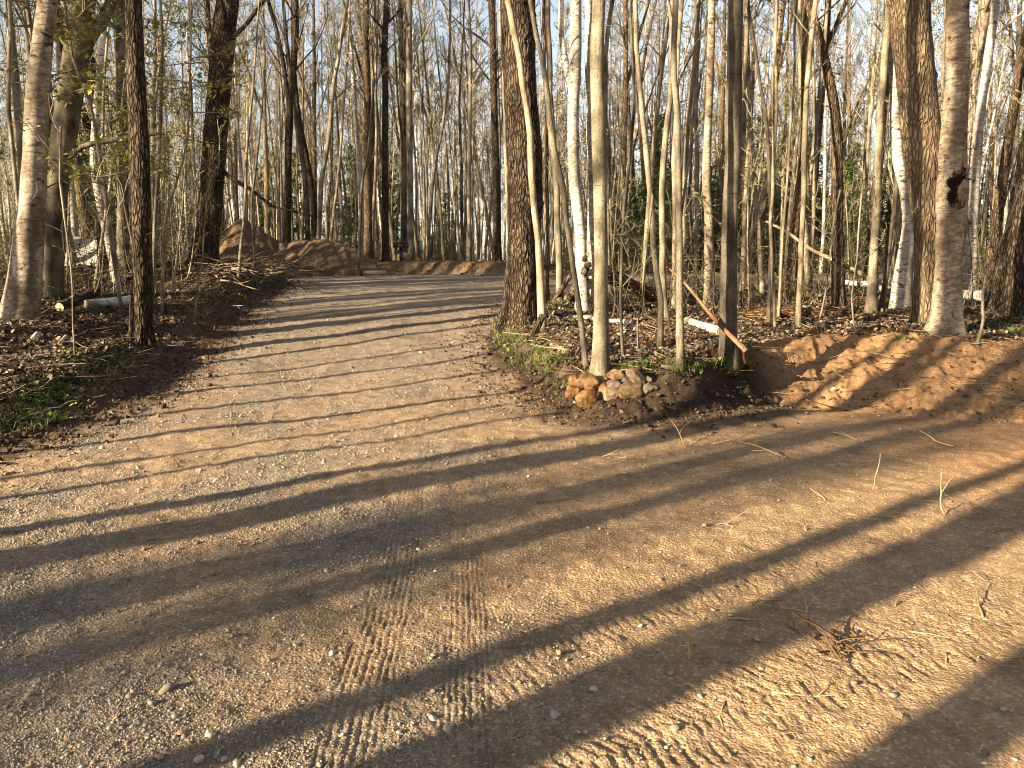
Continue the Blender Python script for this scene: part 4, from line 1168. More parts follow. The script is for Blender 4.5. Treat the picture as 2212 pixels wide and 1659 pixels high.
def put_rock(name, label, px, py, Y, w, h, rot=0, ang=0., col=(.4, .28, .16), col2=(.3, .2, .12), seed=1, cat="rock", group=None, dy=None, name_loc=None):
    k = mpp(Y)
    sx, sz = w * k / 2 * 1.12, h * k / 2 * 1.12
    sy = dy if dy else (sx + sz) / 2 * .95
    if group:
        col = tuple(q * .78 for q in col); col2 = tuple(q * .68 for q in col2)
        hc = hit(px, py); Y = min(Y, hc[1] - .4 * sz)
        sx *= 1.06; sz *= 1.06
    v, t, c = rock_mesh(sx, sy, sz, seed, ang, col, col2)
    a = math.radians(rot); R = np.array([[math.cos(a), 0, -math.sin(a)], [0, 1, 0], [math.sin(a), 0, math.cos(a)]])
    v = v @ R.T
    mb = MB(); mb.add(v, None, t, c)
    o = mb.build(name, M_ROCK, loc=tuple(at(px, py, Y)))
    tag(o, label, cat, group); return o

OR = (.36, .21, .10); OR2 = (.28, .14, .06); TAN = (.34, .25, .16); TAN2 = (.27, .19, .12); PK_ = (.29, .21, .165); GR = (.21, .18, .14)
front = hit(1276, 880); YF = front[1] + .12
def C4(X, Y_): return 1194.5 + X * .12, 761 + Y_ * .12
# (crop x, crop y, w, h, rot, depth offset, angular, colours, label)
for i, (X, Yc, w, h, rot, dy_, an, c1, c2, lab) in enumerate([
    (385, 540, 200, 210, 8, .22, .5, (.26, .15, .085), OR2, "reddish brown stone at the back left of the rock pile"),
    (410, 715, 320, 250, -8, .05, .9, OR, (.33, .18, .07), "angular orange stone at the far left end of the rock pile"),
    (640, 555, 335, 300, -25, .10, .25, (.33, .22, .13), (.37, .21, .08), "large round orange stone on top of the left half of the rock pile"),
    (640, 840, 380, 290, 12, -.06, .9, (.22, .135, .07), (.28, .15, .055), "rough brown stone lying lowest at the front left of the rock pile"),
    (890, 500, 240, 125, -5, .30, .4, TAN, (.3, .24, .18), "flat pale stone behind, just below the foot of the grey tree"),
    (895, 640, 230, 170, 10, .14, .4, (.34, .21, .10), OR2, "small shaded brown stone in the middle of the left half of the rock pile"),
    (1125, 430, 300, 195, -18, .22, .7, TAN, OR, "topmost tan stone resting on the oval pinkish one"),
    (1112, 605, 265, 175, -12, .12, .05, PK_, (.38, .27, .2), "smooth oval pinkish stone in the middle of the rock pile"),
    (1000, 775, 370, 215, 16, .02, .8, (.40, .30, .19), TAN, "pale angular stone with a flat face at the front centre of the pile"),
    (1495, 480, 215, 400, 38, .14, .15, (.27, .20, .13), TAN2, "long smooth stone leaning steeply on the right of the rock pile"),
    (1410, 680, 395, 285, 8, .03, .3, (.22, .15, .085), (.18, .125, .07), "big rounded brown stone at the front right of the rock pile"),
    (1700, 500, 140, 120, -20, .28, .6, TAN, TAN2, "small tan stone peeking out behind the leaning long stone"),
    (1730, 665, 250, 230, 30, .10, .7, GR, (.28, .22, .16), "grey wedge shaped stone at the right end of the rock pile"),
    (1290, 520, 120, 130, 0, .30, .5, (.25, .2, .15), GR, "small dark grey stone in the gap behind the centre of the pile"),
    (1275, 640, 120, 90, 0, .24, .5, TAN, GR, "small flat tan stone in the gap left of the big rounded brown one"),
    (860, 560, 150, 110, 0, .27, .5, GR, TAN2, "small grey stone wedged under the flat pale stone")]):
    x, y = C4(X, Yc)
    put_rock("rock", lab, x, y, YF + dy_, w * .12, h * .12, rot, an, c1, c2, 20 + i, group="field stones piled at the corner of the drive")

# boulder, grill, pipe beyond the bend
def ground_boulder(name, label, px, py, Y, w, h, **kw):
    o = put_rock(name, label, px, py, Y, w, h, **kw)
    return o
put_rock("boulder", "oblong pinkish tan boulder on the low bank beyond the bend", 1045, 568, 26.6, 36, 14, 0, .5, (.50, .36, .24), (.42, .27, .15), 61, dy=.25, cat="boulder")
put_rock("boulder", "grey brown boulder at the foot of the grill beyond the bend", 873, 558, 27.3, 30, 20, 10, .6, (.24, .19, .13), (.18, .14, .09), 62, dy=.22, cat="boulder")
put_rock("boulder", "small stone in the leaves by the old birch log on the right", 1692, 655, 14.2, 9, 12, 20, .4, (.6, .56, .5), (.5, .46, .4), 63, cat="stone")

def box(mb, x0, x1, y0, y1, z0, z1, col=(1, 1, 1), m=0):
    v = [[x, y, z] for z in (z0, z1) for y in (y0, y1) for x in (x0, x1)]
    mb.add(v, [[0, 2, 3, 1], [4, 5, 7, 6], [0, 1, 5, 4], [2, 6, 7, 3], [0, 4, 6, 2], [1, 3, 7, 5]], None, col, m)
def grill():
    Y = 26.7; k = mpp(Y)
    p = at(866, 548, Y); zt = at(866, 535, Y)[2]; zz = at(866, 523, Y)[2]
    g = gz(p[0], Y)
    m = mat_vcol("black_iron", .6, .3, 12, 0, .4)
    r = empty("park_grill", (p[0], Y, g)); tag(r, "black box grill on a post beyond the end of the drive", "grill")
    dk = (.018, .017, .016)
    mb = MB(); tube(mb, [[0, 0, -.1], [0, 0, zt - g]], .055, 10, dk); mb.build("post", m, r)
    z0, z1 = zt - g, zz - g; hw = 15 * k
    mb = MB()
    box(mb, -hw, hw, -.22, .22, z0, z0 + .025, dk); box(mb, -hw, -hw + .02, -.22, .22, z0 + .026, z1 - .05, dk); box(mb, hw - .02, hw, -.22, .22, z0 + .026, z1 - .05, dk)
    box(mb, -hw + .021, hw - .021, .2, .22, z0 + .026, z1 - .03, dk); box(mb, -hw + .021, hw - .021, -.22, -.2, z0 + .026, z0 + .12, dk)
    mb.build("firebox", m, r, smooth=False)
    mb = MB(); box(mb, -hw - .015, hw + .05, -.24, -.05, z1 - .045, z1 - .02, dk)
    for i in range(9): tube(mb, [[-hw + .05 + i * (2 * hw - .1) / 8, -.2, z0 + .15], [-hw + .05 + i * (2 * hw - .1) / 8, .2, z0 + .15]], .006, 5, dk)
    mb.build("grate", m, r, smooth=False)
    mb = MB()
    v = [[-hw, -.1, z1 - .018], [hw, -.1, z1 - .018], [hw, .24, z1 + .04], [-hw, .24, z1 + .04], [-hw, -.1, z1 - .01], [hw, -.1, z1 - .01], [hw, .24, z1 + .05], [-hw, .24, z1 + .05]]
    mb.add(v, [[0, 3, 2, 1], [4, 5, 6, 7], [0, 1, 5, 4], [1, 2, 6, 5], [2, 3, 7, 6], [3, 0, 4, 7]], None, (.05, .03, .02)); mb.build("lid", m, r, smooth=False)
grill()
def pipe():
    Y = 25.3; a = at(782, 577, Y); b = at(835, 577, Y + .25); r0 = .085
    z = max(gz(a[0], a[1]), gz(b[0], b[1])) + r0 * .75
    mb = MB(); n = 20; L = np.linalg.norm((b - a)[:2])
    xs = np.linspace(0, L, 30)
    th = np.arange(n) / n * 6.2832
    v = []; 
    for rr, xx in ((r0, xs), (r0 * .82, xs[::-1])):
        for x in xx:
            v += [[x, rr * math.cos(t) * (1 + .02 * math.sin(x * 60)), rr * math.sin(t) * (1 + .02 * math.sin(x * 60))] for t in th]
    K = 60; i = np.arange(K)[:, None] * n; j = np.arange(n)[None, :]; i2 = (np.arange(K)[:, None] + 1) % K * n
    q = np.stack([i + j, i + (j + 1) % n, i2 + (j + 1) % n, i2 + j], -1).reshape(-1, 4)
    mb.add(v, q, None, (.20, .19, .16))
    o = mb.build("culvert_pipe", mat_vcol("pipe_grey", .8, .3, 8), loc=(a[0], a[1], z)); o.rotation_euler = (0, 0, math.atan2(b[1] - a[1], b[0] - a[0]))
    tag(o, "grey culvert pipe lying at the foot of the dirt ridge beyond the bend", "pipe")
pipe()

# dirt mound and ridge
def mound():
    cx, cy = at(540, 500, 26.2)[0], 26.2
    xs = np.linspace(cx - 4.6, cx + 7.4, 240); ys = np.linspace(cy - 2.9, cy + 3.2, 120)
    X, Y = np.meshgrid(xs, ys); x, y = X.ravel(), Y.ravel()
    g = terrain(x, y, False)[0]
    def zpx(py, Y_): return at(800, py, Y_)[2]
    base = 1.15
    # crest heights along x, read as rows of the picture
    CR = [(430, 575), (458, 540), (500, 496), (538, 474), (560, 482), (585, 497), (612, 516), (640, 520), (690, 518), (730, 524), (765, 532), (795, 548), (830, 566), (860, 580)]
    px = x / 26.2 * F * _cp + 1106
    top = np.array([at(800, b_, 26.2)[2] for _, b_ in CR]); crest = np.interp(px, [a_ for a_, _ in CR], top) - base
    crest = np.maximum(crest + .10 * noise2(x * 1.4, x * 0, 91) + .05 * noise2(x * 4, y * 1, 93), 0)
    off = (y - cy - .25 * noise2(x * .6, x * 0, 92)) / (1.15 * crest + .25)
    sh = np.maximum(0, 1 - np.abs(off) ** 1.25 * (1.0 + .0 * off))
    zz = base + crest * sh
    n = fbm(x * 3, y * 3, 3, 94); gully = np.abs(noise2(x * 2.4 + y * .9, y * .7, 95))
    zz = zz + (.05 * n - .14 * gully + .05 * np.abs(noise2(x * 8, y * 8, 96)) + .02 * noise2(x * 20, y * 20, 98)) * sstep(0, .4, sh)
    zz = np.where(sh > 0.001, zz, base - .3)
    zz = np.where(zz > g + .005, zz, g - .06)
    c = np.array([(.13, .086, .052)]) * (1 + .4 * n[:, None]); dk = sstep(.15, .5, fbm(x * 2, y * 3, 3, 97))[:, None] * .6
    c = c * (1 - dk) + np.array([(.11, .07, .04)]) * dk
    lit_edge = (sh > .85)[:, None] * .5 * sstep(-7.2, -6.2, x)[:, None]; c = c * (1 - lit_edge) + np.array([(.24, .155, .09)]) * lit_edge  # crest of the ridge coloured lighter, standing for its sunlit edge
    R, K = X.shape; i = np.arange(R - 1)[:, None] * K + np.arange(K - 1)[None, :]
    q = np.stack([i, i + 1, i + K + 1, i + K], -1).reshape(-1, 4)
    keep = ~((zz[q] < g[q] - .02).all(1)); q = q[keep]
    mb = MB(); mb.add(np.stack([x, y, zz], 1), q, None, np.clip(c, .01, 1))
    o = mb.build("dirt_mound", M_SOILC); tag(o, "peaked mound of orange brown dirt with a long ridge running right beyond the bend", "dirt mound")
mound()

# ---- logs: built along their own z axis, then laid down
def log(name, label, cat, p0, p1, r0, r1, bark, seed=1, n=14, rip=.06, wig=.03, parts=(), ends=(.45, .33, .2), group=None, split=False):
    p0, p1 = Vector(p0), Vector(p1); L = (p1 - p0).length
    rng = np.random.RandomState(seed)
    k = max(6, int(L / .12)); z = np.linspace(0, L, k)
    pts = np.stack([wig * noise2(z * 1.1, z * 0, seed) * np.minimum(1, z * 2), wig * noise2(z * 1.1, z * 0, seed + 1) * np.minimum(1, z * 2), z], 1)
    rad = np.linspace(r0, r1, k) * (1 + .06 * noise2(z * 3, z * 0, seed + 2))
    def rp(P, th):
        zz = np.broadcast_to(P[:, 2:3], (len(P), len(th))); aa = np.broadcast_to(th[None, :], zz.shape)
        w = 1 + rip * noise2(np.cos(aa) * 3 + 5, zz * 1.1 + np.sin(aa) * 3, seed)
        if split: w = w * (1 - .35 * np.exp(-((aa - 4.2) / .5) ** 2)) * (1 + .14 * noise2(np.cos(aa) * 7, np.sin(aa) * 7 + zz * .5, seed + 3))
        return w
    mb = MB(); tube(mb, pts, rad, n, (1, 1, 1), 0, False, rp)
    o = mb.build(name, bark); o.location = p0
    o.rotation_euler = (p1 - p0).to_track_quat('Z', 'Y').to_euler()
    tag(o, label, cat, group)
    e = MB()
    for zc, rr, c0 in ((0.004, r0, pts[0]), (L - .004, r1, pts[-1])):
        a = np.arange(14) / 14 * 6.2832
        v = np.stack([c0[0] + rr * .97 * np.cos(a), c0[1] + rr * .97 * np.sin(a), np.full(14, zc) + rng.uniform(-.01, .01, 14)], 1)
        v = np.concatenate([v, [[c0[0], c0[1], zc]]])
        t = np.array([[i, (i + 1) % 14, 14] for i in range(14)]); 
        if zc < .1: t = t[:, ::-1]
        e.add(v, None, t, ends)
    e.build("cut_end", M_ENDS, o)
    return o
M_ENDS = mat_vcol("end_grain", .95, .35, 60)
M_ROT = mat_bark("rotten_wood_brown", 'furrow', (.03, .018, .01), (.14, .075, .035), (.26, .15, .08))
M_RED = mat_bark("stripped_red_wood", 'smooth', (.10, .045, .028), (.17, .085, .05), (.26, .17, .11))
M_ROTD = mat_bark("weathered_slab", 'furrow', (.04, .028, .02), (.16, .12, .085), (.28, .22, .16))
def on(px, py, lift=0.0):
    h = hit(px, py); h[2] = gz(h[0], h[1]) + lift; return h

log("fallen_log", "fallen white birch log behind the straight furrowed tree on the left", "log", on(186, 668, .07), on(292, 664, .085), .075, .10, M_BIRCH, 3)
log("fallen_log", "short dark rotting log crossing the end of the white birch log on the left", "log", on(128, 672, .05), on(214, 650, .16), .08, .07, M_FURROW, 4)
log("birch_piece", "small white piece of birch lying in the leaves at the lower left", "birch piece", on(72, 742, .03), on(82, 730, .04), .045, .04, M_BIRCH, 5)
log("birch_piece", "small greyish birch piece in the leaves, right of the white one", "birch piece", on(128, 748, .02), on(142, 734, .03), .035, .03, M_BIRCH, 6)
log("fallen_log", "thin white birch log on the leaves left of the grey tree", "log", on(1198, 680, .03), on(1290, 700, .03), .045, .05, M_BIRCH, 7, wig=.12)
log("fallen_log", "peeled pale log on the leaves just right of the grey tree at the rock pile", "log", on(1300, 698, .03), on(1366, 703, .03), .045, .055, M_BIRCH, 8, ends=(.5, .4, .25))
log("fallen_log", "white birch log lying just left of the straight dark-grey tree", "log", on(1484, 698, .04), on(1556, 728, .06), .06, .068, M_BIRCH, 9, ends=(.55, .45, .3))
pL = hit(1612, 760)
Yp = hit(1574, 788)[1] - .32
pole_p = [at(1445, 585, Yp + .5), at(1478, 619, Yp + .4), at(1545, 686, Yp + .2), at(1612, 758, Yp)]
log("stripped_pole", "reddish stripped pole leaning down across the straight dark-grey tree", "pole", pole_p[3], pole_p[0], .030, .011, M_RED, 10, wig=.06, ends=(.30, .18, .10))
st = hit(1620, 797)
log("broken_stub", "short broken reddish stub standing at the tip of the bank, under the leaning pole", "stub", (st[0], st[1], st[2] - .05), (at(1606, 750, Yp)), .034, .022, M_RED, 11, ends=(.28, .18, .11))
log("rotten_slab", "long rotten slab leaning up left of the white birches, upper of the two", "rotten log", on(1196, 652, .0), at(1270, 548, 13.6), .05, .045, M_ROTD, 12, split=True)
log("rotten_slab", "thick rotten slab leaning up left of the white birches, lower of the two", "rotten log", on(1222, 652, -.02), at(1272, 574, 13.5), .10, .07, M_ROTD, 13, split=True)
log("rotten_log", "thick brown rotten trunk sloping down to the right behind the grey tree", "rotten log", at(1288, 580, 13.4), on(1440, 660, .05), .15, .10, M_ROT, 14, split=True)
log("rotten_log", "low brown rotten log lying in the leaves behind the thin pale stems on the right", "rotten log", on(1585, 686, .04), on(1856, 676, .05), .085, .07, M_ROT, 15, split=True, wig=.15)
fb = at(1772, 603, 13.5); fe = at(2066, 640, 11.9); fe2 = at(2132, 646, 12.4)
log("fallen_log", "long fallen white birch trunk propped up between trees on the right", "log", fb, at(2140, 640, 12.3), .035, .085, M_BIRCH, 16, wig=.08)
log("fallen_branch", "thin grey branch sloping down to the right, crossing the fallen white birch", "branch", at(1655, 478, 13.6), on(1955, 664, .03), .02, .045, M_PALE, 17, wig=.12)
log("fallen_branch", "dark stick lying along the left edge of the drive at lower left", "branch", on(92, 918, .01), on(196, 906, .02), .018, .012, M_DARK, 18, wig=.05)
log("fallen_branch", "mossy crooked foot branch leaning on the pale pole by the big furrowed tree", "branch", on(1150, 732, .0), at(1172, 680, 10.6), .05, .045, M_FURROW, 19)
log("fallen_branch", "thick dark branch on the brush heap left of the drive near the bend", "branch", on(585, 596, .08), on(648, 578, .15), .05, .03, M_FURROW, 20, wig=.15)
log("fallen_branch", "thin fallen branch on the leaves between the big furrowed tree and the grey stem", "branch", on(1176, 686, .06), on(1255, 726, .03), .014, .01, M_DARK, 21, wig=.1)
log("wood_chunk", "pale broken chunk of wood in the grass right of the rock pile", "wood chunk", on(1428, 797, .01), on(1500, 806, .03), .03, .022, M_PALE, 22)
log("wood_chunk", "tiny white stick on dark soil just left of the rock pile, lower one", "stick", on(1240, 872, .01), on(1251, 878, .012), .012, .010, M_BIRCH, 23)
log("wood_chunk", "tiny white stick on dark soil further left of the rock pile", "stick", on(1168, 860, .01), on(1177, 866, .012), .012, .010, M_BIRCH, 24)

# pale leaning tarp shelter far back in the left woods
def tarp():
    Y = 19.0; c = at(150, 552, Y); c[2] = gz(c[0], Y)
    k = mpp(Y); mb = MB(); U, V = 14, 10; vs_ = []
    for lay in (0, .015):
        for i in range(U):
            for j in range(V):
                u, v = i / (U - 1), j / (V - 1)
                x = (u - .5) * 1.3; z = v * .85 * (1 - .25 * u) - .05; y = v * .7 + .04 * math.sin(u * 9 + v * 4) + lay
                vs_.append([x, y, z])
    q = []
    N = U * V
    for i in range(U - 1):
        for j in range(V - 1):
            a = i * V + j; q.append([a, a + V, a + V + 1, a + 1]); q.append([N + a, N + a + 1, N + a + V + 1, N + a + V])
    mb.add(vs_, q, None, (.42, .42, .36))
    r = mb.build("tarp", mat_vcol("tarp_cloth", .7, .1, 3), loc=tuple(c))
    tag(r, "pale sloping tarp or panel far back in the left woods", "tarp")
tarp()

# ---- brush heap, twigs on the drive
def crooked(mb, p, d, L, r, rng, col, k=6, up=0.0, fork=1, nside=5):
    B = bend(p, d, L, k, rng, up, .16)
    tube(mb, B, np.linspace(r, r * .45, k + 1), nside, col, 0, True)
    for f in range(fork):
        a = rng.randint(1, k)
        E = bend(B[a], unit(B[a] - B[a - 1]) + rng.normal(0, .6, 3), L * rng.uniform(.25, .5), 3, rng, up, .2)
        tube(mb, E, np.linspace(r * .6, r * .3, 4), 4, col, 0, True)
def brush_heap():
    rng = np.random.RandomState(3); mb = MB()
    for i in range(150):
        px, py = rng.uniform(470, 650), rng.uniform(572, 612)
        h = hit(px, py); a = rng.uniform(-.6, .6) + (3.14 if rng.rand() < .5 else 0)
        crooked(mb, h + [0, 0, rng.uniform(0, .28)], [math.cos(a), math.sin(a), rng.uniform(-.15, .25)], rng.uniform(.4, 1.4), rng.uniform(.006, .022), rng,
                np.array([(.10, .07, .05), (.18, .13, .09), (.28, .21, .15)][rng.randint(3)]), fork=2)
    tag(mb.build("brush_heap", M_TWIG), "heap of cut branches and roots left of the drive before the dirt mound", "brush heap", kind="stuff")
brush_heap()

TWC = [(.40, .28, .15), (.30, .20, .11), (.48, .35, .2)]
def ground_twig(px, py, L, az, el, r, label, fork=1, seed=0):
    rng = np.random.RandomState(seed); h = hit(px, py)
    mb = MB(); crooked(mb, [0, 0, .003], [math.cos(az) * math.cos(el), math.sin(az) * math.cos(el), math.sin(el)], L, r, rng, TWC[seed % 3], 6, 0, fork)
    o = mb.build("twig", M_TWIG, loc=tuple(h))
    tag(o, label, "twig", "twigs scattered on the sand")
ground_twig(1885, 1060, .25, 1.9, 1.45, .0045, "upright pale twig stuck in the sand, throwing a thin shadow", 1, 1)
ground_twig(2040, 1115, .26, 2.0, 1.1, .0045, "crooked forked twig standing in the sand near the right edge", 2, 2)
ground_twig(1488, 1430, .13, 1.7, 1.2, .005, "small upright twig in the dark shadow band at the lower right", 1, 3)
ground_twig(1480, 968, .42, 1.9, .8, .005, "thin slanting twig at the foot of the dark bank", 1, 4)
ground_twig(1700, 990, .45, 3.0, .1, .006, "long pale twig lying on the sand right of the dark bank", 1, 5)
ground_twig(1540, 960, .5, .2, .12, .006, "long low twig lying in front of the dark bank, pointing right", 1, 6)
ground_twig(1820, 885, .5, 3.0, .15, .007, "pale stick at the foot of the sand bank", 2, 7)
ground_twig(2060, 965, .30, 2.2, .12, .0045, "leaning stick on the sand slope at the right edge", 0, 8)
ground_twig(1660, 850, .4, .1, .1, .005, "thin pale twig across the dark soil right of the rock pile", 0, 9)
ground_twig(2200, 1120, .3, 3.2, .05, .005, "pale twig lying at the right edge of the sand", 0, 10)
rngT = np.random.RandomState(77)
for i in range(34):
    px = rngT.uniform(1250, 2200); py = rngT.uniform(930, 1560) if px > 1500 else rngT.uniform(930, 1150)
    ground_twig(px, py, rngT.uniform(.08, .35), rngT.uniform(0, 6.28), rngT.uniform(-.02, .35) ** 2 * 3, rngT.uniform(.0025, .005), "small dry twig lying among others on the sandy branch of the drive", rngT.randint(0, 3), 100 + i)
for i in range(12):
    px = rngT.uniform(380, 1000); py = rngT.uniform(560, 640)
    ground_twig(px * .5 + 300, py + 40, rngT.uniform(.2, .8), rngT.uniform(0, 6.28), .05, .006, "dry twig lying along the left edge of the drive", 2, 200 + i)
# clump of torn roots pressed into the sand
def root_clump():
    rng = np.random.RandomState(8); h = hit(1800, 1400); mb = MB()
    for i in range(16):
        crooked(mb, rng.normal(0, .05, 3) * [1, 1.2, .1] + [0, 0, .012], [rng.normal(0, 1) * .5, rng.normal(0, 1), .12], rng.uniform(.08, .24), rng.uniform(.003, .008), rng, np.array((.12, .075, .045)), 5, 0, 1)
    tag(mb.build("root_clump", M_TWIG, loc=tuple(h)), "dark clump of torn roots pressed into the sand at lower right", "roots")
root_clump()

# ------------------------------------------------------------ stuff: gravel, litter, green cover
def stones(name, label, x, y, r, rng, cols, mat, flat=.55, sink=.25, ic=ICO1):
    z = terrain(x, y)[0]
    n = len(x); V, T = ic; nv = len(V)
    sc = np.stack([r, r * rng.uniform(.6, 1, n), r * flat * rng.uniform(.7, 1.2, n)], 1)
    a = rng.rand(n) * 6.283; ca, sa = np.cos(a), np.sin(a)
    v = V[None] * sc[:, None, :] * rng.uniform(.8, 1.2, (n, nv, 1))
    tl = rng.normal(0, .3, n)[:, None]
    vx = v[..., 0] * ca[:, None] - v[..., 1] * sa[:, None]; vy = v[..., 0] * sa[:, None] + v[..., 1] * ca[:, None]
    vz = v[..., 2] + tl * v[..., 0]
    P = np.stack([vx + x[:, None], vy + y[:, None], vz + (z + r * flat * (1 - 2 * sink))[:, None]], -1).reshape(-1, 3)
    t = (T[None] + (np.arange(n) * nv)[:, None, None]).reshape(-1, 3)
    c = np.array(cols)[rng.randint(len(cols), size=n)] * rng.uniform(.75, 1.25, (n, 1))
    mb = MB(); mb.add(P, None, t, np.clip(np.repeat(c, nv, 0), 0, 1))
    o = mb.build(name, mat); tag(o, label, name.replace("_", " "), kind="stuff"); return o

rng = np.random.RandomState(12)
def sample_view(n, ylo, yhi, tlo, thi, power=2.0):
    u = rng.rand(n); y = 1 / (1 / ylo + (1 / yhi - 1 / ylo) * u) if power == 2 else ylo + (yhi - ylo) * u
    return y * rng.uniform(tlo, thi, n), y
SC = [(.31, .26, .195), (.26, .22, .17), (.37, .325, .26), (.25, .215, .17), (.34, .25, .155), (.22, .175, .12), (.44, .39, .32)]
x, y = sample_view(230000, 1.7, 16, -.85, .6)
w = gravel_w(x, y); cd = clear_dist(x, y)
k = (rng.rand(len(x)) < np.clip(w * 1.1 - .06, .0, 1) ** 1.2 + .02) & (cd < -.15)
k &= (tracks(x, y, x * 0)[1] < .3) | (rng.rand(len(x)) < .25)
x, y = x[k][:75000], y[k][:75000]
r = .0025 * np.exp(rng.normal(0, .40, len(x))) * (1 + .28 * np.clip(y - 2, 0, 8)) ; r = np.minimum(r, .016 + .002 * y)
stones("gravel", "loose grey and tan gravel strewn over the drive", x, y, r, rng, SC, M_STONE)
x, y = sample_view(1500, 1.7, 12, -.85, .8)
w = gravel_w(x, y); cd = clear_dist(x, y); k = (rng.rand(len(x)) < .25 + w * .6) & (cd < -.1); x, y = x[k], y[k]
stones("pebbles", "larger rounded pebbles lying on the drive", x, y, .007 * np.exp(rng.normal(0, .4, len(x))) * (1 + .08 * y), rng, SC + [(.40, .36, .30)], M_STONE, .6, .2, ICO2)
# soil clods on the cut banks and crumbs over the sand
x = rng.uniform(-9, 9, 260000); y = rng.uniform(1.8, 26, 260000)
d = clear_dist(x, y)
k = (np.abs(x) < y * .8) & (d > -.75) & (d < 1.5) & (rng.rand(len(x)) < np.exp(-((d - .3) / .55) ** 2) * np.where((x > 2.9) & (y < 12), .12, 1))
x, y, d = x[k][:26000], y[k][:26000], d[k][:26000]
stones("soil_clods", "dark crumbly clods of soil along the cut edges of the drive", x, y, .009 * np.exp(rng.normal(0, .5, len(x))), rng,
       [(.07, .048, .032), (.10, .068, .045), (.05, .036, .025), (.15, .10, .06)], M_SOILC, .75, .2)

def litter(name, label, x, y, size, cols, rng, mat, lift=.01, flatness=.5, fold=.25, aspect=.62):
    z = terrain(x, y)[0] + rng.uniform(0, lift, len(x)) + .004
    n = len(x); a = rng.rand(n) * 6.283; s = size * rng.uniform(.55, 1.35, n)
    t1 = rng.normal(0, flatness, n); t2 = rng.normal(0, flatness, n)
    A = np.stack([np.cos(a), np.sin(a), t1], 1); B = np.stack([-np.sin(a), np.cos(a), t2], 1)
    A /= np.linalg.norm(A, axis=1, keepdims=True); B /= np.linalg.norm(B, axis=1, keepdims=True); N = np.cross(A, B)
    P = np.stack([x, y, z + np.abs(t1) * s * .3 + np.abs(t2) * s * .2], 1); s = s[:, None]; f = rng.uniform(-fold, fold * 1.6, (n, 1))
    w_ = s * aspect * .5
    v = np.stack([P - A * s * .5, P - A * s * .1 + B * w_ + N * s * f, P + A * s * .25 + B * w_ * .8 + N * s * f * .8, P + A * s * .5 + N * s * f * .5,
                  P + A * s * .25 - B * w_ * .8 + N * s * f * .8, P - A * s * .1 - B * w_ + N * s * f, P + A * s * .05], 1).reshape(-1, 3)
    F_ = np.array([[0, 1, 6], [1, 2, 6], [2, 3, 6], [3, 4, 6], [4, 5, 6], [5, 0, 6]])
    t = (F_[None] + (np.arange(n) * 7)[:, None, None]).reshape(-1, 3)
    c = np.array(cols)[rng.randint(len(cols), size=n)] * rng.uniform(.55, 1.4, (n, 1))
    mb = MB(); mb.add(v, None, t, np.clip(np.repeat(c, 7, 0), 0, 1))
    o = mb.build(name, mat, smooth=False); tag(o, label, name.replace("_", " "), kind="stuff"); return o
LC = [(.15, .108, .072), (.11, .08, .056), (.23, .175, .122), (.075, .056, .041), (.32, .26, .185), (.15, .092, .058), (.06, .047, .036), (.19, .16, .12)]
x, y = sample_view(200000, 4.5, 34, -.75, .75)
d = clear_dist(x, y); rb_ = sstep(2.7, 3.6, x) * sstep(12, 9, y)
k = (d > .75 + 1.75 * rb_ + .25 * fbm(x * 1.5, y * 1.5, 2, 5)) | ((d > -.2) & (rng.rand(len(x)) < .02))
x, y = x[k][:95000], y[k][:95000]
litter("leaf_litter", "carpet of dry brown fallen leaves on the woodland floor", x, y, .042 + .0018 * y, LC, rng, M_LEAF)
# small sticks in the litter
def litter_sticks():
    mb = MB(); xx, yy = sample_view(5200, 5, 26, -.74, .74)
    d = clear_dist(xx, yy); k = d > .5; xx, yy = xx[k], yy[k]; zz = terrain(xx, yy, False)[0]
    for i in range(len(xx)):
        a = rng.rand() * 3.14; L = rng.uniform(.08, .5); dz = rng.normal(0, .04)
        q = np.array([math.cos(a) * L, math.sin(a) * L, dz]); p = np.array([xx[i], yy[i], zz[i] + .03])
        tube(mb, [p, p + q * .5 + rng.normal(0, .012, 3), p + q], [.005, .005, .003], 3, np.array([(.14, .10, .07), (.34, .26, .18), (.22, .16, .11)][rng.randint(3)]), 0, False)
    tag(mb.build("stick_litter", M_TWIG), "fine dead sticks strewn among the fallen leaves", "sticks", kind="stuff")
litter_sticks()

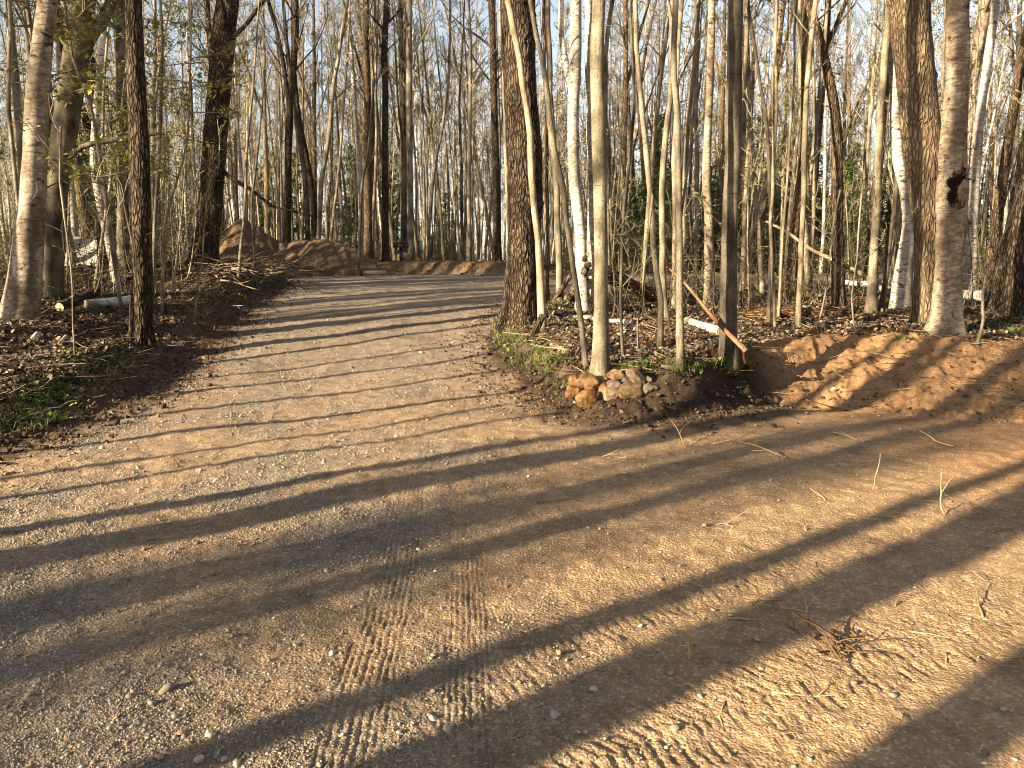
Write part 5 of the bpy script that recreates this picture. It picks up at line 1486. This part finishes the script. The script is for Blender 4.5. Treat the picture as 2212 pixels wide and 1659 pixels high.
def green_cover():
    mb = MB()
    GC = [(.11, .18, .035), (.17, .25, .05), (.07, .12, .025), (.22, .28, .07)]
    # clumps of broad upright spring leaves: patches along the left edge, round the corner, under the right trees
    patches = [(60, 880, 90, 40, 80), (200, 780, 90, 30, 100), (120, 850, 90, 40, 80), (380, 690, 60, 20, 30), (480, 640, 60, 18, 50), (330, 740, 50, 20, 16), (440, 660, 60, 20, 30), (30, 920, 40, 20, 16),
               (1090, 730, 40, 30, 60), (1150, 770, 50, 25, 50), (1200, 790, 50, 20, 40), (1220, 660, 50, 10, 34), (1380, 790, 60, 14, 24), (1480, 800, 90, 10, 26), (1560, 790, 60, 10, 30), (1960, 735, 60, 8, 10),
               (2150, 700, 60, 16, 36), (2190, 725, 40, 10, 16), (1640, 680, 80, 14, 24), (1180, 840, 60, 30, 16), (1240, 690, 30, 10, 24), (1560, 640, 120, 14, 30), (560, 625, 60, 10, 30)]
    for px, py, sx, sy, n in patches:
        for i in range(n):
            h = hit(px + rng.normal(0, sx * .6), py + rng.normal(0, sy * .6))
            if clear_dist(h[:1], h[1:2])[0] < .25: continue
            for l in range(rng.randint(2, 5)):
                az = rng.rand() * 6.283; L = rng.uniform(.035, .11); el = rng.uniform(.3, 1.2)
                A = np.array([math.cos(az) * math.cos(el), math.sin(az) * math.cos(el), math.sin(el)]); B = np.array([-math.sin(az), math.cos(az), 0]); N = np.cross(A, B)
                w = L * rng.uniform(.16, .26); p = h + rng.normal(0, .03, 3) * [1, 1, 0]
                v = [p, p + A * L * .35 + B * w + N * .006, p + A * L * .75 + B * w * .8 - [0, 0, L * .08], p + A * L - [0, 0, L * .25], p + A * L * .75 - B * w * .8 - [0, 0, L * .08], p + A * L * .35 - B * w + N * .006, p + A * L * .5 - [0, 0, L * .03]]
                mb.add(v, None, [[0, 1, 6], [1, 2, 6], [2, 3, 6], [3, 4, 6], [4, 5, 6], [5, 0, 6]], np.array(GC[rng.randint(4)]) * rng.uniform(.7, 1.3))
    tag(mb.build("ground_plants", M_GREEN), "fresh green low leaves in patches among the dead leaves", "ground plants", kind="stuff")
    mb = MB()
    for px, py, sx, sy, n in [(1095, 725, 40, 24, 800), (1170, 775, 60, 22, 600), (1120, 690, 40, 16, 300), (1330, 800, 60, 12, 160), (1500, 795, 90, 10, 300), (60, 900, 100, 40, 500), (200, 800, 120, 40, 300), (450, 650, 70, 20, 300), (1210, 655, 50, 8, 200), (2140, 705, 60, 14, 200), (1240, 830, 40, 14, 160)]:
        for i in range(n):
            h = hit(px + rng.normal(0, sx * .5), py + rng.normal(0, sy * .5)) if i % 5 == 0 else h0 + np.append(rng.normal(0, .06, 2), 0)
            h0 = h if i % 5 == 0 else h0
            if clear_dist(h[:1], h[1:2])[0] < .2: continue
            az = rng.rand() * 6.283; L = rng.uniform(.04, .12); B = np.array([-math.sin(az), math.cos(az), 0]) * .0022
            d1 = np.array([math.cos(az) * .4, math.sin(az) * .4, 1]) * L * .6; d2 = np.array([math.cos(az), math.sin(az), .3]) * L * .6
            mb.add([h - B, h + B, h + d1 + B, h + d1 - B, h + d1 + d2], [[0, 1, 2, 3]], [[3, 2, 4]], np.array([(.16, .20, .05), (.28, .26, .09), (.10, .14, .04), (.34, .28, .14)][rng.randint(4)]))
    tag(mb.build("grass", M_GREEN), "thin tufts of grass and moss at the edges of the drive", "grass", kind="stuff")
green_cover()
